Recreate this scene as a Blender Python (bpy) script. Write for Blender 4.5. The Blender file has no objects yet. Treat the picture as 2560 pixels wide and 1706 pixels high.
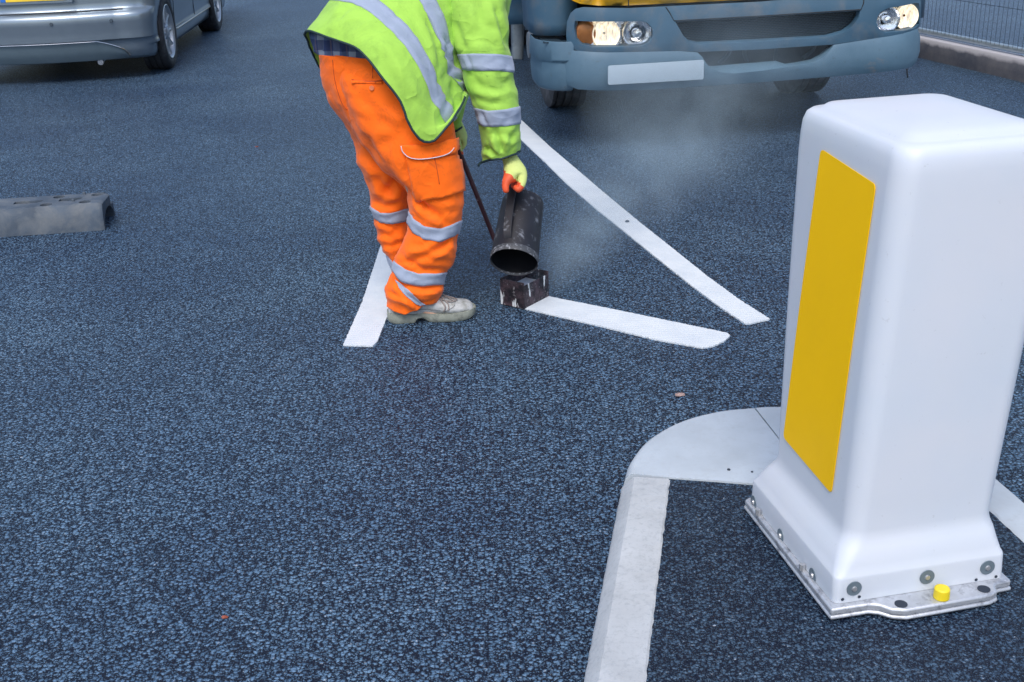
import bpy, bmesh, math, random
from mathutils import Vector, Matrix, noise
from mathutils.geometry import tessellate_polygon
from mathutils.bvhtree import BVHTree
random.seed(7)
D = bpy.data; S = bpy.context.scene; COL = S.collection
PI = math.pi; rad = math.radians

# ------------------------------------------------------------ camera, sky, sun
F = 2900.0; PIT = math.atan(1173 / F); CH = 1.515; ROLL = rad(2.2)
fw = Vector((0, math.cos(PIT), -math.sin(PIT))); up0 = Vector((0, math.sin(PIT), math.cos(PIT))); rt0 = Vector((1, 0, 0))
rt = rt0 * math.cos(ROLL) - up0 * math.sin(ROLL); up = up0 * math.cos(ROLL) + rt0 * math.sin(ROLL)
CC = Vector((0, 0, CH))
cam = D.objects.new("camera", D.cameras.new("camera")); COL.objects.link(cam)
cam.matrix_world = Matrix.Translation(CC) @ Matrix((rt, up, -fw)).transposed().to_4x4()
cam.data.sensor_width = 36; cam.data.lens = 36 * F / 2560; cam.data.clip_start = 0.05; cam.data.clip_end = 400
S.camera = cam
SUN_EL, SUN_AZ = rad(56), rad(190)      # azimuth clockwise from +Y
w = D.worlds.new("World"); S.world = w; w.use_nodes = True
sky = w.node_tree.nodes.new("ShaderNodeTexSky"); sky.sky_type = 'NISHITA'; sky.sun_disc = False
sky.sun_elevation = SUN_EL; sky.sun_rotation = SUN_AZ; sky.dust_density = 2.5; sky.ozone_density = 1.2
bg = w.node_tree.nodes["Background"]; bg.inputs[1].default_value = 0.15
w.node_tree.links.new(sky.outputs[0], bg.inputs[0])
sl = D.lights.new("sun", 'SUN'); sl.energy = 1.45; sl.angle = rad(30); sl.color = (1, 0.95, 0.88)
so = D.objects.new("sun", sl); COL.objects.link(so)
so.rotation_euler = Vector((math.sin(SUN_AZ) * math.cos(SUN_EL), math.cos(SUN_AZ) * math.cos(SUN_EL), math.sin(SUN_EL))).to_track_quat('Z', 'Y').to_euler()
S.view_settings.view_transform = 'Standard'; S.view_settings.look = 'None'; S.view_settings.exposure = 0.55; S.view_settings.gamma = 1
S.render.engine = 'CYCLES'

# ------------------------------------------------------------ geometry helpers
def ray(u, v): return fw + rt * ((u - 1280) / F) - up * ((v - 853) / F)
def G(u, v, z=0.0):
    d = ray(u, v); return CC + d * ((z - CH) / d.z)
def W(u, v, Y):
    d = ray(u, v); return CC + d * (Y / d.y)
def onplane(u, v, p0, n):
    d = ray(u, v); return CC + d * ((p0 - CC).dot(n) / d.dot(n))
def proj(p):
    d = p - CC; z = d.dot(fw); return 1280 + F * d.dot(rt) / z, 853 - F * d.dot(up) / z
def tag(o, label=None, cat=None, group=None, kind=None):
    if label: o['label'] = label
    if cat: o['category'] = cat
    if group: o['group'] = group
    if kind: o['kind'] = kind
    return o
def empty(name, loc, label, cat, rz=0):
    o = D.objects.new(name, None); COL.objects.link(o); o.location = loc; o.rotation_euler.z = rz
    o.empty_display_size = 0.1
    return tag(o, label, cat)
bpy.context.view_layer.update()
def link(name, me, m, parent=None, smooth=True, local=False):
    o = D.objects.new(name, me); COL.objects.link(o)
    if m: 
        for mm in (m if isinstance(m, (list, tuple)) else [m]): me.materials.append(mm)
    if smooth:
        me.polygons.foreach_set('use_smooth', [True] * len(me.polygons))
        if smooth != 'all':
            try: me.set_sharp_from_angle(angle=rad(38))
            except Exception: pass
    if parent is not None:
        o.parent = parent
        if not local:
            pm = Matrix.Translation(parent.location) @ parent.rotation_euler.to_matrix().to_4x4()
            p2 = parent.parent
            while p2 is not None:
                pm = Matrix.Translation(p2.location) @ p2.rotation_euler.to_matrix().to_4x4() @ pm; p2 = p2.parent
            me.transform(pm.inverted())
    return o
def bmo(name, bm, m, parent=None, smooth=True, local=False, bev=0, seg=2):
    me = D.meshes.new(name); bmesh.ops.recalc_face_normals(bm, faces=bm.faces[:]); bm.to_mesh(me); bm.free()
    o = link(name, me, m, parent, smooth, local)
    if bev:
        b = o.modifiers.new('b', 'BEVEL'); b.width = bev; b.segments = seg; b.limit_method = 'ANGLE'; b.angle_limit = rad(35)
    return o
def box(bm, c, s, M=None, rz=0):
    r = bmesh.ops.create_cube(bm, size=1)
    vs = r['verts']
    bmesh.ops.scale(bm, vec=Vector(s), verts=vs)
    if rz: bmesh.ops.rotate(bm, cent=(0, 0, 0), matrix=Matrix.Rotation(rz, 3, 'Z'), verts=vs)
    bmesh.ops.translate(bm, vec=Vector(c), verts=vs)
    if M is not None: bmesh.ops.transform(bm, matrix=M, verts=vs)
    return vs
def cyl(bm, a, b, r1, r2=None, n=24, caps=True):
    a = Vector(a); b = Vector(b); d = b - a
    q = d.to_track_quat('Z', 'Y').to_matrix().to_4x4()
    r = bmesh.ops.create_cone(bm, cap_ends=caps, segments=n, radius1=r1, radius2=r1 if r2 is None else r2, depth=d.length)
    bmesh.ops.transform(bm, matrix=Matrix.Translation((a + b) / 2) @ q, verts=r['verts'])
    return r['verts']
def catmull(P, k, closed=False):
    out = []; n = len(P)
    for i in range(n - 1):
        p0 = P[max(i - 1, 0)]; p1 = P[i]; p2 = P[i + 1]; p3 = P[min(i + 2, n - 1)]
        for j in range(k):
            t = j / k
            out.append(0.5 * ((2 * p1) + (p2 - p0) * t + (2 * p0 - 5 * p1 + 4 * p2 - p3) * t * t + (3 * p1 - p0 - 3 * p2 + p3) * t ** 3))
    out.append(P[-1].copy()); return out
def tube(bm, pts, r, n=8, smooth_k=0, caps=True, flat=1.0):
    P = [Vector(p) for p in pts]
    if smooth_k: P = catmull(P, smooth_k)
    m = len(P); R = r if isinstance(r, (list, tuple)) else [r] * m
    if len(R) != m:
        R0 = R; R = [R0[min(int(i / (m - 1) * (len(R0) - 1)), len(R0) - 2)] * (1 - (i / (m - 1) * (len(R0) - 1)) % 1) + R0[min(int(i / (m - 1) * (len(R0) - 1)) + 1, len(R0) - 1)] * ((i / (m - 1) * (len(R0) - 1)) % 1) for i in range(m)]
    rings = []; prev = None
    for i, p in enumerate(P):
        t = (P[min(i + 1, m - 1)] - P[max(i - 1, 0)]).normalized()
        if prev is None:
            a = t.orthogonal().normalized()
        else:
            a = (prev - t * prev.dot(t)).normalized()
        prev = a; b = t.cross(a)
        rings.append([bm.verts.new(p + (a * math.cos(2 * PI * k / n) + b * math.sin(2 * PI * k / n) * flat) * R[i]) for k in range(n)])
    for i in range(m - 1):
        for k in range(n):
            bm.faces.new((rings[i][k], rings[i][(k + 1) % n], rings[i + 1][(k + 1) % n], rings[i + 1][k]))
    if caps:
        bm.faces.new(rings[0]); bm.faces.new(list(reversed(rings[-1])))
def lathe(bm, prof, M, n=48, close=False):
    rings = []
    for (r, z) in prof:
        rings.append([bm.verts.new(M @ Vector((r * math.cos(2 * PI * k / n), r * math.sin(2 * PI * k / n), z))) for k in range(n)])
    m = len(rings)
    for i in range(m if close else m - 1):
        A = rings[i]; B = rings[(i + 1) % m]
        for k in range(n):
            bm.faces.new((A[k], A[(k + 1) % n], B[(k + 1) % n], B[k]))
    return rings
def grid_mesh(bm, g, wrap=True):
    V = [[bm.verts.new(p) for p in row] for row in g]
    for i in range(len(V) - 1):
        n = len(V[i])
        for j in range(n if wrap else n - 1):
            bm.faces.new((V[i][j], V[i][(j + 1) % n], V[i + 1][(j + 1) % n], V[i + 1][j]))
    return V
def poly_extrude(bm, pts, vec, top=True):
    vs = [bm.verts.new(p) for p in pts]; f = bm.faces.new(vs)
    r = bmesh.ops.extrude_face_region(bm, geom=[f])
    bmesh.ops.translate(bm, vec=Vector(vec), verts=[e for e in r['geom'] if isinstance(e, bmesh.types.BMVert)])

# ------------------------------------------------------------ materials
def srgb(r, g, b):
    f = lambda c: (c / 255 / 12.92) if c / 255 <= 0.04045 else ((c / 255 + 0.055) / 1.055) ** 2.4
    return (f(r), f(g), f(b), 1)
class NT:
    def __init__(s, name):
        s.m = D.materials.new(name); s.m.use_nodes = True; s.t = s.m.node_tree; s.n = s.t.nodes
        s.b = s.n['Principled BSDF']; s.co = s.n.new('ShaderNodeTexCoord').outputs['Object']
    def new(s, t, **kw):
        x = s.n.new(t)
        for k, v in kw.items(): setattr(x, k, v)
        return x
    def l(s, a, b): s.t.links.new(a, b)
    def noise(s, scale, detail=3, rough=0.55, vec=None, dist=0):
        x = s.new('ShaderNodeTexNoise'); x.inputs['Scale'].default_value = scale; x.inputs['Detail'].default_value = detail
        x.inputs['Roughness'].default_value = rough; x.inputs['Distortion'].default_value = dist
        s.l(vec or s.co, x.inputs['Vector']); return x.outputs['Fac']
    def scaled(s, v):
        x = s.new('ShaderNodeMapping'); x.inputs['Scale'].default_value = v; s.l(s.co, x.inputs[0]); return x.outputs[0]
    def ramp(s, f, stops):
        x = s.new('ShaderNodeValToRGB'); e = x.color_ramp.elements
        while len(e) < len(stops): e.new(0.5)
        for i, (p, c) in enumerate(stops):
            e[i].position = p; e[i].color = c if len(c) == 4 else (*c, 1)
        s.l(f, x.inputs[0]); return x.outputs[0]
    def step(s, f, a, b):
        x = s.new('ShaderNodeMapRange'); x.inputs[1].default_value = a; x.inputs[2].default_value = b; s.l(f, x.inputs[0]); x.clamp = True; return x.outputs[0]
    def math(s, op, a, b=None):
        x = s.new('ShaderNodeMath', operation=op)
        for i, q in enumerate((a, b)):
            if q is None: continue
            if isinstance(q, (int, float)): x.inputs[i].default_value = q
            else: s.l(q, x.inputs[i])
        return x.outputs[0]
    def mix(s, f, a, b, mode='MIX'):
        x = s.new('ShaderNodeMix', data_type='RGBA', blend_type=mode)
        for i, q in ((0, f), (6, a), (7, b)):
            if isinstance(q, (int, float)): x.inputs[i].default_value = q
            elif isinstance(q, tuple): x.inputs[i].default_value = q if len(q) == 4 else (*q, 1)
            else: s.l(q, x.inputs[i])
        return x.outputs[2]
    def bump(s, h, strength=0.3, dist=0.002, nrm=None):
        x = s.new('ShaderNodeBump'); x.inputs['Strength'].default_value = strength; x.inputs['Distance'].default_value = dist
        s.l(h, x.inputs['Height'])
        if nrm: s.l(nrm, x.inputs['Normal'])
        s.l(x.outputs[0], s.b.inputs['Normal']); return x.outputs[0]
    def set(s, **kw):
        for k, v in kw.items():
            k = k.replace('_', ' ')
            i = s.b.inputs[k]
            if isinstance(v, (int, float, tuple)): i.default_value = v
            else: s.l(v, i)
        return s
def c4(c, k=1.0): return (c[0] * k, c[1] * k, c[2] * k, 1)
def simple(name, col, rough=0.5, metal=0.0, var=0.12, vs=12, dirt=None, dscale=8, dlo=0.55, dhi=0.75, bump=0, bscale=200, spec=0.5, coat=0, bdist=0.001):
    t = NT(name); base = t.mix(t.step(t.noise(vs), 0.3, 0.7), c4(col, 1 - var), c4(col, 1 + var * 0.5))
    if dirt: base = t.mix(t.step(t.noise(dscale, 6, 0.65, dist=0.3), dlo, dhi), base, c4(dirt))
    t.set(Base_Color=base, Roughness=rough, Metallic=metal, Specular_IOR_Level=spec)
    if coat: t.set(Coat_Weight=coat, Coat_Roughness=0.08)
    if bump: t.bump(t.noise(bscale, 4), bump, bdist)
    return t.m

def asphalt_mat(name, scale=120, tint=(1, 1, 1), bright=1.0, tone=True):
    t = NT(name)
    def warp(sc, amt):
        wn = t.new('ShaderNodeTexNoise'); wn.inputs['Scale'].default_value = sc; wn.inputs['Detail'].default_value = 2; t.l(t.co, wn.inputs['Vector'])
        vm = t.new('ShaderNodeVectorMath', operation='MULTIPLY_ADD'); t.l(wn.outputs['Color'], vm.inputs[0]); vm.inputs[1].default_value = (amt, amt, amt); t.l(t.co, vm.inputs[2]); return vm.outputs[0]
    def stones(sc, lo, hi):
        vo = t.new('ShaderNodeTexVoronoi', feature='F1'); vo.inputs['Scale'].default_value = sc; vo.inputs['Randomness'].default_value = 1; t.l(warp(sc * 0.8, 1.1 / sc), vo.inputs['Vector'])
        sp = t.new('ShaderNodeSeparateColor'); t.l(vo.outputs['Color'], sp.inputs[0])
        dome = t.step(vo.outputs['Distance'], 0.72, 0.18)
        return t.math('MULTIPLY', dome, t.math('ADD', t.math('MULTIPLY', t.step(sp.outputs[0], 0.0, 0.5), hi - lo), lo)), sp
    hA, sep = stones(scale, 0.25, 1.0)
    hB, sepB = stones(scale * 1.9, 0.1, 0.75)
    fine = t.noise(scale * 4, 3, 0.6)
    h = t.math('ADD', t.math('MAXIMUM', hA, hB), t.math('MULTIPLY', t.math('SUBTRACT', fine, 0.5), 0.5))
    h2 = h
    stone = t.mix(sep.outputs[1], (0.050 * bright, 0.102 * bright, 0.170 * bright), (0.105 * bright, 0.185 * bright, 0.285 * bright))
    stone = t.mix(t.step(sepB.outputs[2], 0.975, 0.985), stone, (0.34, 0.40, 0.48))
    colr = t.mix(t.step(h, 0.26, 0.74), (0.0006, 0.006, 0.022), stone)
    if tone:
        big = t.noise(0.9, 5, 0.6, dist=0.4); colr = t.mix(t.step(big, 0.35, 0.7), t.mix(1.0, colr, (0.66, 0.72, 0.80), 'MULTIPLY'), t.mix(1.0, colr, (1.22, 1.18, 1.12), 'MULTIPLY'))
        dust = t.step(t.noise(2.6, 7, 0.7, dist=0.6), 0.64, 0.80); colr = t.mix(t.math('MULTIPLY', dust, 0.35), colr, (0.16, 0.19, 0.22))
    colr = t.mix(1.0, colr, tint, 'MULTIPLY')
    t.set(Base_Color=colr, Roughness=0.45, Specular_IOR_Level=0.27)
    t.bump(h2, 1.0, 0.55 / scale)
    return t.m
M = {}
M['asphalt'] = asphalt_mat('asphalt_surface', 100, bright=1.5)
M['asphalt_fine'] = asphalt_mat('asphalt_fine_infill', 125, bright=0.85)
M['asphalt_pale'] = asphalt_mat('asphalt_pale_pavement', 150, bright=2.3, tint=(1.15, 1.0, 0.95))
def paint_mat():
    t = NT('thermoplastic_white'); c = t.mix(t.step(t.noise(9, 5, 0.6), 0.3, 0.75), (0.55, 0.61, 0.67), (0.66, 0.71, 0.75))
    c = t.mix(t.step(t.noise(60, 3, 0.7), 0.70, 0.78), c, (0.45, 0.50, 0.55))
    t.set(Base_Color=c, Roughness=0.5)
    wv = t.new('ShaderNodeTexWave', wave_type='BANDS', bands_direction='Y'); wv.inputs['Scale'].default_value = 16; wv.inputs['Distortion'].default_value = 3; wv.inputs['Detail'].default_value = 3; t.l(t.co, wv.inputs[0])
    t.bump(t.math('ADD', t.math('MULTIPLY', wv.outputs['Fac'], 0.6), t.noise(150, 3)), 0.35, 0.0015); return t.m
M['paint'] = paint_mat()
def concrete(name, c, dark, sc=30, b=0.4):
    t = NT(name); x = t.mix(t.step(t.noise(sc * 0.3, 5, 0.6), 0.3, 0.7), c4(c, 0.86), c4(c, 1.08))
    x = t.mix(t.math('MULTIPLY', t.step(t.noise(sc * 3, 6, 0.75), 0.50, 0.70), 0.6), x, c4(dark))
    t.set(Base_Color=x, Roughness=0.85); t.bump(t.noise(sc * 8, 5, 0.7), b, 0.0012); return t.m
M['kerb'] = concrete('kerb_concrete', (0.44, 0.47, 0.50), (0.24, 0.27, 0.30), 30, 0.6)
M['kerb_smooth'] = concrete('kerb_smooth_concrete', (0.44, 0.50, 0.56), (0.38, 0.42, 0.46), 16, 0.15)
def far_kerb():
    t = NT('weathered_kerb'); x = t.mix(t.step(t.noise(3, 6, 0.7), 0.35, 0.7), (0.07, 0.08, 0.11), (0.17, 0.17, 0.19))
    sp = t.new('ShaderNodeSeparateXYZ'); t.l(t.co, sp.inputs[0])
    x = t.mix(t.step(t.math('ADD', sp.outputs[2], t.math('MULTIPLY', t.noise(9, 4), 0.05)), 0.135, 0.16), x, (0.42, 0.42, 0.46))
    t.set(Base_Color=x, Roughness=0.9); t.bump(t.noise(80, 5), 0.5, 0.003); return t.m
M['kerb_far'] = far_kerb()
def shell_mat():
    t = NT('white_polyethylene'); c = t.mix(t.step(t.noise(3, 3), 0.3, 0.7), (0.53, 0.59, 0.67), (0.58, 0.61, 0.67))
    c = t.mix(t.math('MULTIPLY', t.step(t.noise(60, 4, 0.75), 0.66, 0.70), 0.5), c, (0.42, 0.45, 0.50))
    t.set(Base_Color=c, Roughness=0.46, Subsurface_Weight=0.35, Subsurface_Radius=(0.05, 0.05, 0.06), Subsurface_Scale=0.5, Specular_IOR_Level=0.45)
    t.bump(t.noise(4, 2), 0.15, 0.01); return t.m
M['shell'] = shell_mat()
M['yellow_panel'] = simple('yellow_sign_film', (0.97, 0.56, 0.0), 0.5, var=0.04, vs=4, spec=0.2)
M['alu'] = simple('cast_aluminium', (0.55, 0.58, 0.63), 0.42, 0.55, var=0.15, vs=30, dirt=(0.16, 0.17, 0.20), dscale=30, dlo=0.50, dhi=0.72, bump=0.5, bscale=120)
M['washer'] = simple('washer_grey', (0.16, 0.21, 0.25), 0.5, 0.3)
M['rivet'] = simple('rivet_steel', (0.55, 0.56, 0.58), 0.35, 0.7)
M['yellow_cap'] = simple('yellow_plastic', (0.80, 0.62, 0.02), 0.45, var=0.08)
M['hole'] = simple('dark_hole', (0.02, 0.03, 0.05), 0.8)
def cloth(name, c, dirtc, sc=7, lo=0.60, hi=0.78, amt=0.6, weave=900, fold=5, dark=None):
    t = NT(name); x = t.mix(t.step(t.noise(4, 4), 0.25, 0.75), c4(c, 0.93), c4(c, 1.0))
    x = t.mix(t.math('MULTIPLY', t.step(t.noise(sc, 7, 0.72, dist=0.8), lo, hi), amt), x, c4(dirtc))
    x = t.mix(t.math('MULTIPLY', t.step(t.noise(sc * 4, 5, 0.7, dist=0.4), 0.65, 0.74), amt * 0.9), x, c4(dirtc, 0.5))
    t.set(Base_Color=x, Roughness=0.75, Specular_IOR_Level=0.25, Sheen_Weight=0.15)
    n1 = t.bump(t.noise(weave, 2), 0.15, 0.0005)
    rg = t.math('SUBTRACT', 1.0, t.math('ABSOLUTE', t.math('SUBTRACT', t.math('MULTIPLY', t.noise(fold * 1.6, 1, 0.4, dist=0.5), 2.0), 1.0)))
    hh = t.math('ADD', t.math('MULTIPLY', t.math('POWER', rg, 6.0), 0.9), t.math('MULTIPLY', t.noise(fold * 6, 4, 0.5, dist=1.2), 0.6))
    t.bump(hh, 0.5, 0.006, n1); return t.m
M['orange'] = cloth('orange_fabric', (1.0, 0.155, 0.004), (0.15, 0.035, 0.014), 9, 0.54, 0.78, 0.62)
M['lime'] = cloth('lime_fabric', (0.34, 0.61, 0.085), (0.10, 0.22, 0.05), 6, 0.50, 0.80, 0.62)
M['lime_inner'] = simple('yellow_lining', (0.62, 0.55, 0.02), 0.8)
M['refl'] = cloth('reflective_tape', (0.31, 0.37, 0.49), (0.20, 0.24, 0.34), 10, 0.55, 0.8, 0.5, fold=4)
M['piping'] = simple('dark_green_piping', (0.008, 0.03, 0.035), 0.7)
def shirt():
    t = NT('plaid_shirt'); sp = t.new('ShaderNodeSeparateXYZ'); t.l(t.co, sp.inputs[0])
    def stripes(ax, f, lo, ph=0.0):
        return t.step(t.math('SINE', t.math('ADD', t.math('MULTIPLY', ax, f), ph)), lo, lo + 0.15)
    x = t.mix(t.math('MULTIPLY', stripes(sp.outputs[0], 110, 0.1), 0.8), (0.07, 0.11, 0.22), (0.30, 0.35, 0.42))
    x = t.mix(t.math('MULTIPLY', stripes(sp.outputs[2], 85, 0.0), 0.75), x, (0.012, 0.025, 0.10))
    x = t.mix(t.math('MULTIPLY', stripes(sp.outputs[0], 110, 0.93, 2.2), 0.5), x, (0.35, 0.22, 0.16))
    t.set(Base_Color=x, Roughness=0.85); t.bump(t.noise(40, 3), 0.4, 0.003); return t.m
M['shirt'] = shirt()
def glove():
    t = NT('knitted_glove'); t.set(Base_Color=t.mix(t.noise(60, 3), (0.48, 0.58, 0.16), (0.62, 0.70, 0.26)), Roughness=0.9)
    t.bump(t.noise(500, 2), 0.4, 0.001); return t.m
M['glove'] = glove()
M['latex'] = simple('orange_latex', (0.72, 0.10, 0.03), 0.6, var=0.2, vs=40, bump=0.3)
M['skin'] = simple('skin', (0.55, 0.32, 0.22), 0.55)
M['hair'] = simple('hair_brown', (0.06, 0.04, 0.03), 0.7)
M['shoe'] = simple('worn_shoe_leather', (0.44, 0.46, 0.47), 0.6, var=0.2, vs=30, dirt=(0.15, 0.155, 0.13), dscale=26, dlo=0.47, dhi=0.70, bump=0.5, bscale=70)
M['sole'] = simple('dirty_rubber_sole', (0.25, 0.27, 0.23), 0.7, var=0.25, vs=40, dirt=(0.10, 0.11, 0.10), dscale=30, dlo=0.5, dhi=0.7, bump=0.4)
M['lace'] = simple('shoe_lace', (0.23, 0.20, 0.19), 0.8, bump=0.3)
M['seam'] = simple('shoe_seam', (0.14, 0.15, 0.16), 0.8)
M['silverpipe'] = simple('silver_cord', (0.62, 0.60, 0.66), 0.6)
M['orange_seam'] = simple('orange_seam_thread', (0.42, 0.06, 0.01), 0.8)
M['steel_dark'] = simple('sooty_steel', (0.012, 0.013, 0.020), 0.55, 0.1, var=0.3, vs=20, dirt=(0.20, 0.22, 0.26), dscale=26, dlo=0.56, dhi=0.76, bump=0.4, bscale=70)
M['steel_inside'] = simple('tarred_inside', (0.004, 0.005, 0.008), 0.5, dirt=(0.3, 0.32, 0.34), dscale=120, dlo=0.70, dhi=0.74)
M['steel_rim'] = simple('paint_crusted_steel', (0.05, 0.055, 0.065), 0.6, dirt=(0.28, 0.30, 0.34), dscale=70, dlo=0.52, dhi=0.66, bump=0.6)
def rusty():
    t = NT('rusty_box_steel'); x = t.mix(t.step(t.noise(18, 6, 0.7), 0.42, 0.6), (0.010, 0.009, 0.014), (0.075, 0.05, 0.062))
    st = t.noise(26, 5, 0.6, t.scaled((1, 1, 0.18)))
    x = t.mix(t.step(t.noise(60, 5, 0.7), 0.60, 0.66), x, (0.26, 0.24, 0.26))
    x = t.mix(t.step(st, 0.60, 0.63), x, (0.72, 0.76, 0.78)); t.set(Base_Color=x, Roughness=0.6, Metallic=0.2); t.bump(t.noise(80, 5), 0.5, 0.002); return t.m
M['box'] = rusty()
M['rod'] = simple('brown_steel_rod', (0.055, 0.022, 0.03), 0.35, 0.3, dirt=(0.28, 0.24, 0.26), dscale=70, dlo=0.62, dhi=0.7)
M['rubber_block'] = simple('dusty_rubber', (0.06, 0.085, 0.12), 0.75, var=0.25, vs=8, dirt=(0.135, 0.15, 0.165), dscale=9, dlo=0.42, dhi=0.75, bump=0.6, bscale=60, bdist=0.002)
M['tyre'] = simple('tyre_rubber', (0.022, 0.026, 0.034), 0.7, dirt=(0.10, 0.11, 0.13), dscale=12, dlo=0.5, dhi=0.8, bump=0.3)
M['tyre_truck'] = simple('dusty_tyre_rubber', (0.05, 0.055, 0.065), 0.8, dirt=(0.13, 0.13, 0.14), dscale=12, dlo=0.45, dhi=0.75, bump=0.4)
M['alloy'] = simple('silver_alloy', (0.50, 0.54, 0.58), 0.38, 0.7, var=0.08)
M['carpaint'] = simple('silver_grey_paint', (0.22, 0.28, 0.34), 0.3, 0.6, var=0.05, coat=0.7)
M['cartrim'] = simple('chrome_strip', (0.7, 0.72, 0.75), 0.15, 0.9)
M['lowtrim'] = simple('dark_blue_plastic', (0.035, 0.06, 0.085), 0.5, dirt=(0.09, 0.10, 0.12), dscale=5, dlo=0.5, dhi=0.8)
M['black'] = simple('black_plastic', (0.010, 0.012, 0.016), 0.6)
M['glass_dark'] = simple('tinted_glass', (0.02, 0.025, 0.03), 0.05, spec=0.8)
M['plate_y'] = simple('yellow_plate', (0.85, 0.60, 0.05), 0.35)
M['plate_b'] = simple('blue_plate_band', (0.02, 0.15, 0.55), 0.35)
M['truck_grey'] = simple('dirty_grey_bumper', (0.045, 0.108, 0.172), 0.5, var=0.12, vs=4, dirt=(0.12, 0.14, 0.16), dscale=5, dlo=0.5, dhi=0.75, bump=0.15)
def bumper():
    t = NT('stained_bumper'); x = t.mix(t.step(t.noise(3, 5, 0.6), 0.3, 0.7), (0.058, 0.122, 0.182), (0.10, 0.178, 0.245))
    x = t.mix(t.math('MULTIPLY', t.step(t.noise(28, 6, 0.7), 0.60, 0.68), 0.45), x, (0.06, 0.09, 0.11))
    x = t.mix(t.math('MULTIPLY', t.step(t.noise(4.5, 7, 0.7, dist=0.6), 0.62, 0.76), 0.55), x, (0.30, 0.22, 0.15))
    t.set(Base_Color=x, Roughness=0.5); t.bump(t.noise(60, 4), 0.2, 0.001); return t.m
M['bumper'] = bumper()
M['truck_yellow'] = simple('orange_yellow_paint', (0.78, 0.40, 0.005), 0.3, coat=0.4, dirt=(0.30, 0.17, 0.03), dscale=30, dlo=0.66, dhi=0.72)
M['under'] = simple('underbody_dirt', (0.018, 0.022, 0.03), 0.9, dirt=(0.05, 0.05, 0.06), dscale=8)
M['grille'] = simple('grille_plastic', (0.015, 0.035, 0.055), 0.5)
M['plate_blank'] = simple('blank_plate', (0.36, 0.45, 0.53), 0.4, var=0.04)
M['chrome'] = simple('reflector_chrome', (0.85, 0.87, 0.9), 0.08, 1.0, var=0.02, bump=0.6, bscale=18, bdist=0.01)
M['amber'] = simple('amber_reflector', (0.36, 0.14, 0.04), 0.25, 0.4, bump=0.5, bscale=60)
M['hub'] = simple('dusty_hub_steel', (0.17, 0.20, 0.23), 0.7, 0.2, dirt=(0.08, 0.09, 0.10), dscale=25)
M['tube_metal'] = simple('worn_galvanised_metal', (0.26, 0.31, 0.35), 0.4, 0.6, var=0.2, vs=10, dirt=(0.12, 0.13, 0.15), dscale=12)
M['galv'] = simple('galvanised_tube', (0.50, 0.60, 0.66), 0.35, 0.6, var=0.15, vs=18)
M['wire'] = simple('fence_wire', (0.012, 0.02, 0.035), 0.7)
def glass():
    t = NT('clear_lens'); t.set(Base_Color=(1, 1, 1, 1), Roughness=0.02, Transmission_Weight=1.0, IOR=1.1); return t.m
M['lens'] = glass()
def lamp(strength, col=(1.0, 0.86, 0.62)):
    t = NT('lit_headlamp'); t.set(Base_Color=(0.8, 0.75, 0.65, 1), Roughness=0.2, Emission_Color=(*col, 1)); 
    t.set(Emission_Strength=t.math('MULTIPLY', t.step(t.noise(42, 4, 0.65, t.scaled((2.2, 1, 0.35))), 0.36, 0.56), strength)); return t.m
M['lit'] = lamp(0.6)

# ------------------------------------------------------------ ground and road
bm = bmesh.new(); n = 2
vs = [bm.verts.new(p) for p in ((-60, -20, 0), (60, -20, 0), (60, 120, 0), (-60, 120, 0))]; bm.faces.new(vs)
tag(bmo('road', bm, M['asphalt'], smooth=False), kind='structure')

def ragged(pts, z, amp=0.004, step=0.008, thick=0.004):
    """outline in world xy -> finely divided outline with a broken edge, as hot paint leaves on chippings"""
    out = []
    for i in range(len(pts)):
        a, b = Vector(pts[i][:2]), Vector(pts[(i + 1) % len(pts)][:2]); k = max(1, int((b - a).length / step)); nrm = Vector(((b - a).y, -(b - a).x)).normalized()
        for j in range(k):
            p = a.lerp(b, j / k)
            q = Vector((p.x * 110, p.y * 110, 3.1)); d = (noise.noise(q) * 0.7 + noise.noise(q * 2.3) * 0.5) * amp
            out.append(Vector((p.x + nrm.x * d, p.y + nrm.y * d, z)))
    return out
def marking(pts):
    P = ragged(pts, 0.0055, step=0.005); bm = bmesh.new()
    tris = tessellate_polygon([P]); V = [bm.verts.new(p) for p in P]
    for t in tris:
        try: bm.faces.new([V[i] for i in t])
        except ValueError: pass
    bd = [e for e in bm.edges if len(e.link_faces) == 1]
    r = bmesh.ops.extrude_edge_only(bm, edges=bd)
    for v in [e for e in r['geom'] if isinstance(e, bmesh.types.BMVert)]: v.co.z = -0.002
    return tag(bmo('road_marking', bm, M['paint'], smooth=False), kind='structure')
marking([G(*p) for p in ((955, 608), (905, 760), (858, 866), (933, 868), (944, 855), (966, 800), (1010, 700), (1040, 610))])
marking([G(*p) for p in ((1295, 770), (1500, 818), (1640, 852), (1757, 873), (1785, 868), (1812, 855), (1825, 842), (1818, 836), (1790, 830), (1560, 782), (1440, 758), (1370, 744))])
marking([G(*p) for p in ((1230, 283), (1304, 352), (1362, 407), (1415, 460), (1488, 523), (1566, 586), (1647, 652), (1729, 717), (1802, 772), (1864, 813), (1880, 811), (1925, 801), (1851, 754), (1770, 695), (1688, 629), (1606, 564), (1525, 497), (1443, 427), (1376, 370), (1300, 299), (1230, 234))])

# ------------------------------------------------------------ traffic island (kerbs and infill)
KH = 0.07
def kp(u, v): q = G(u, v, KH); return q
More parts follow.
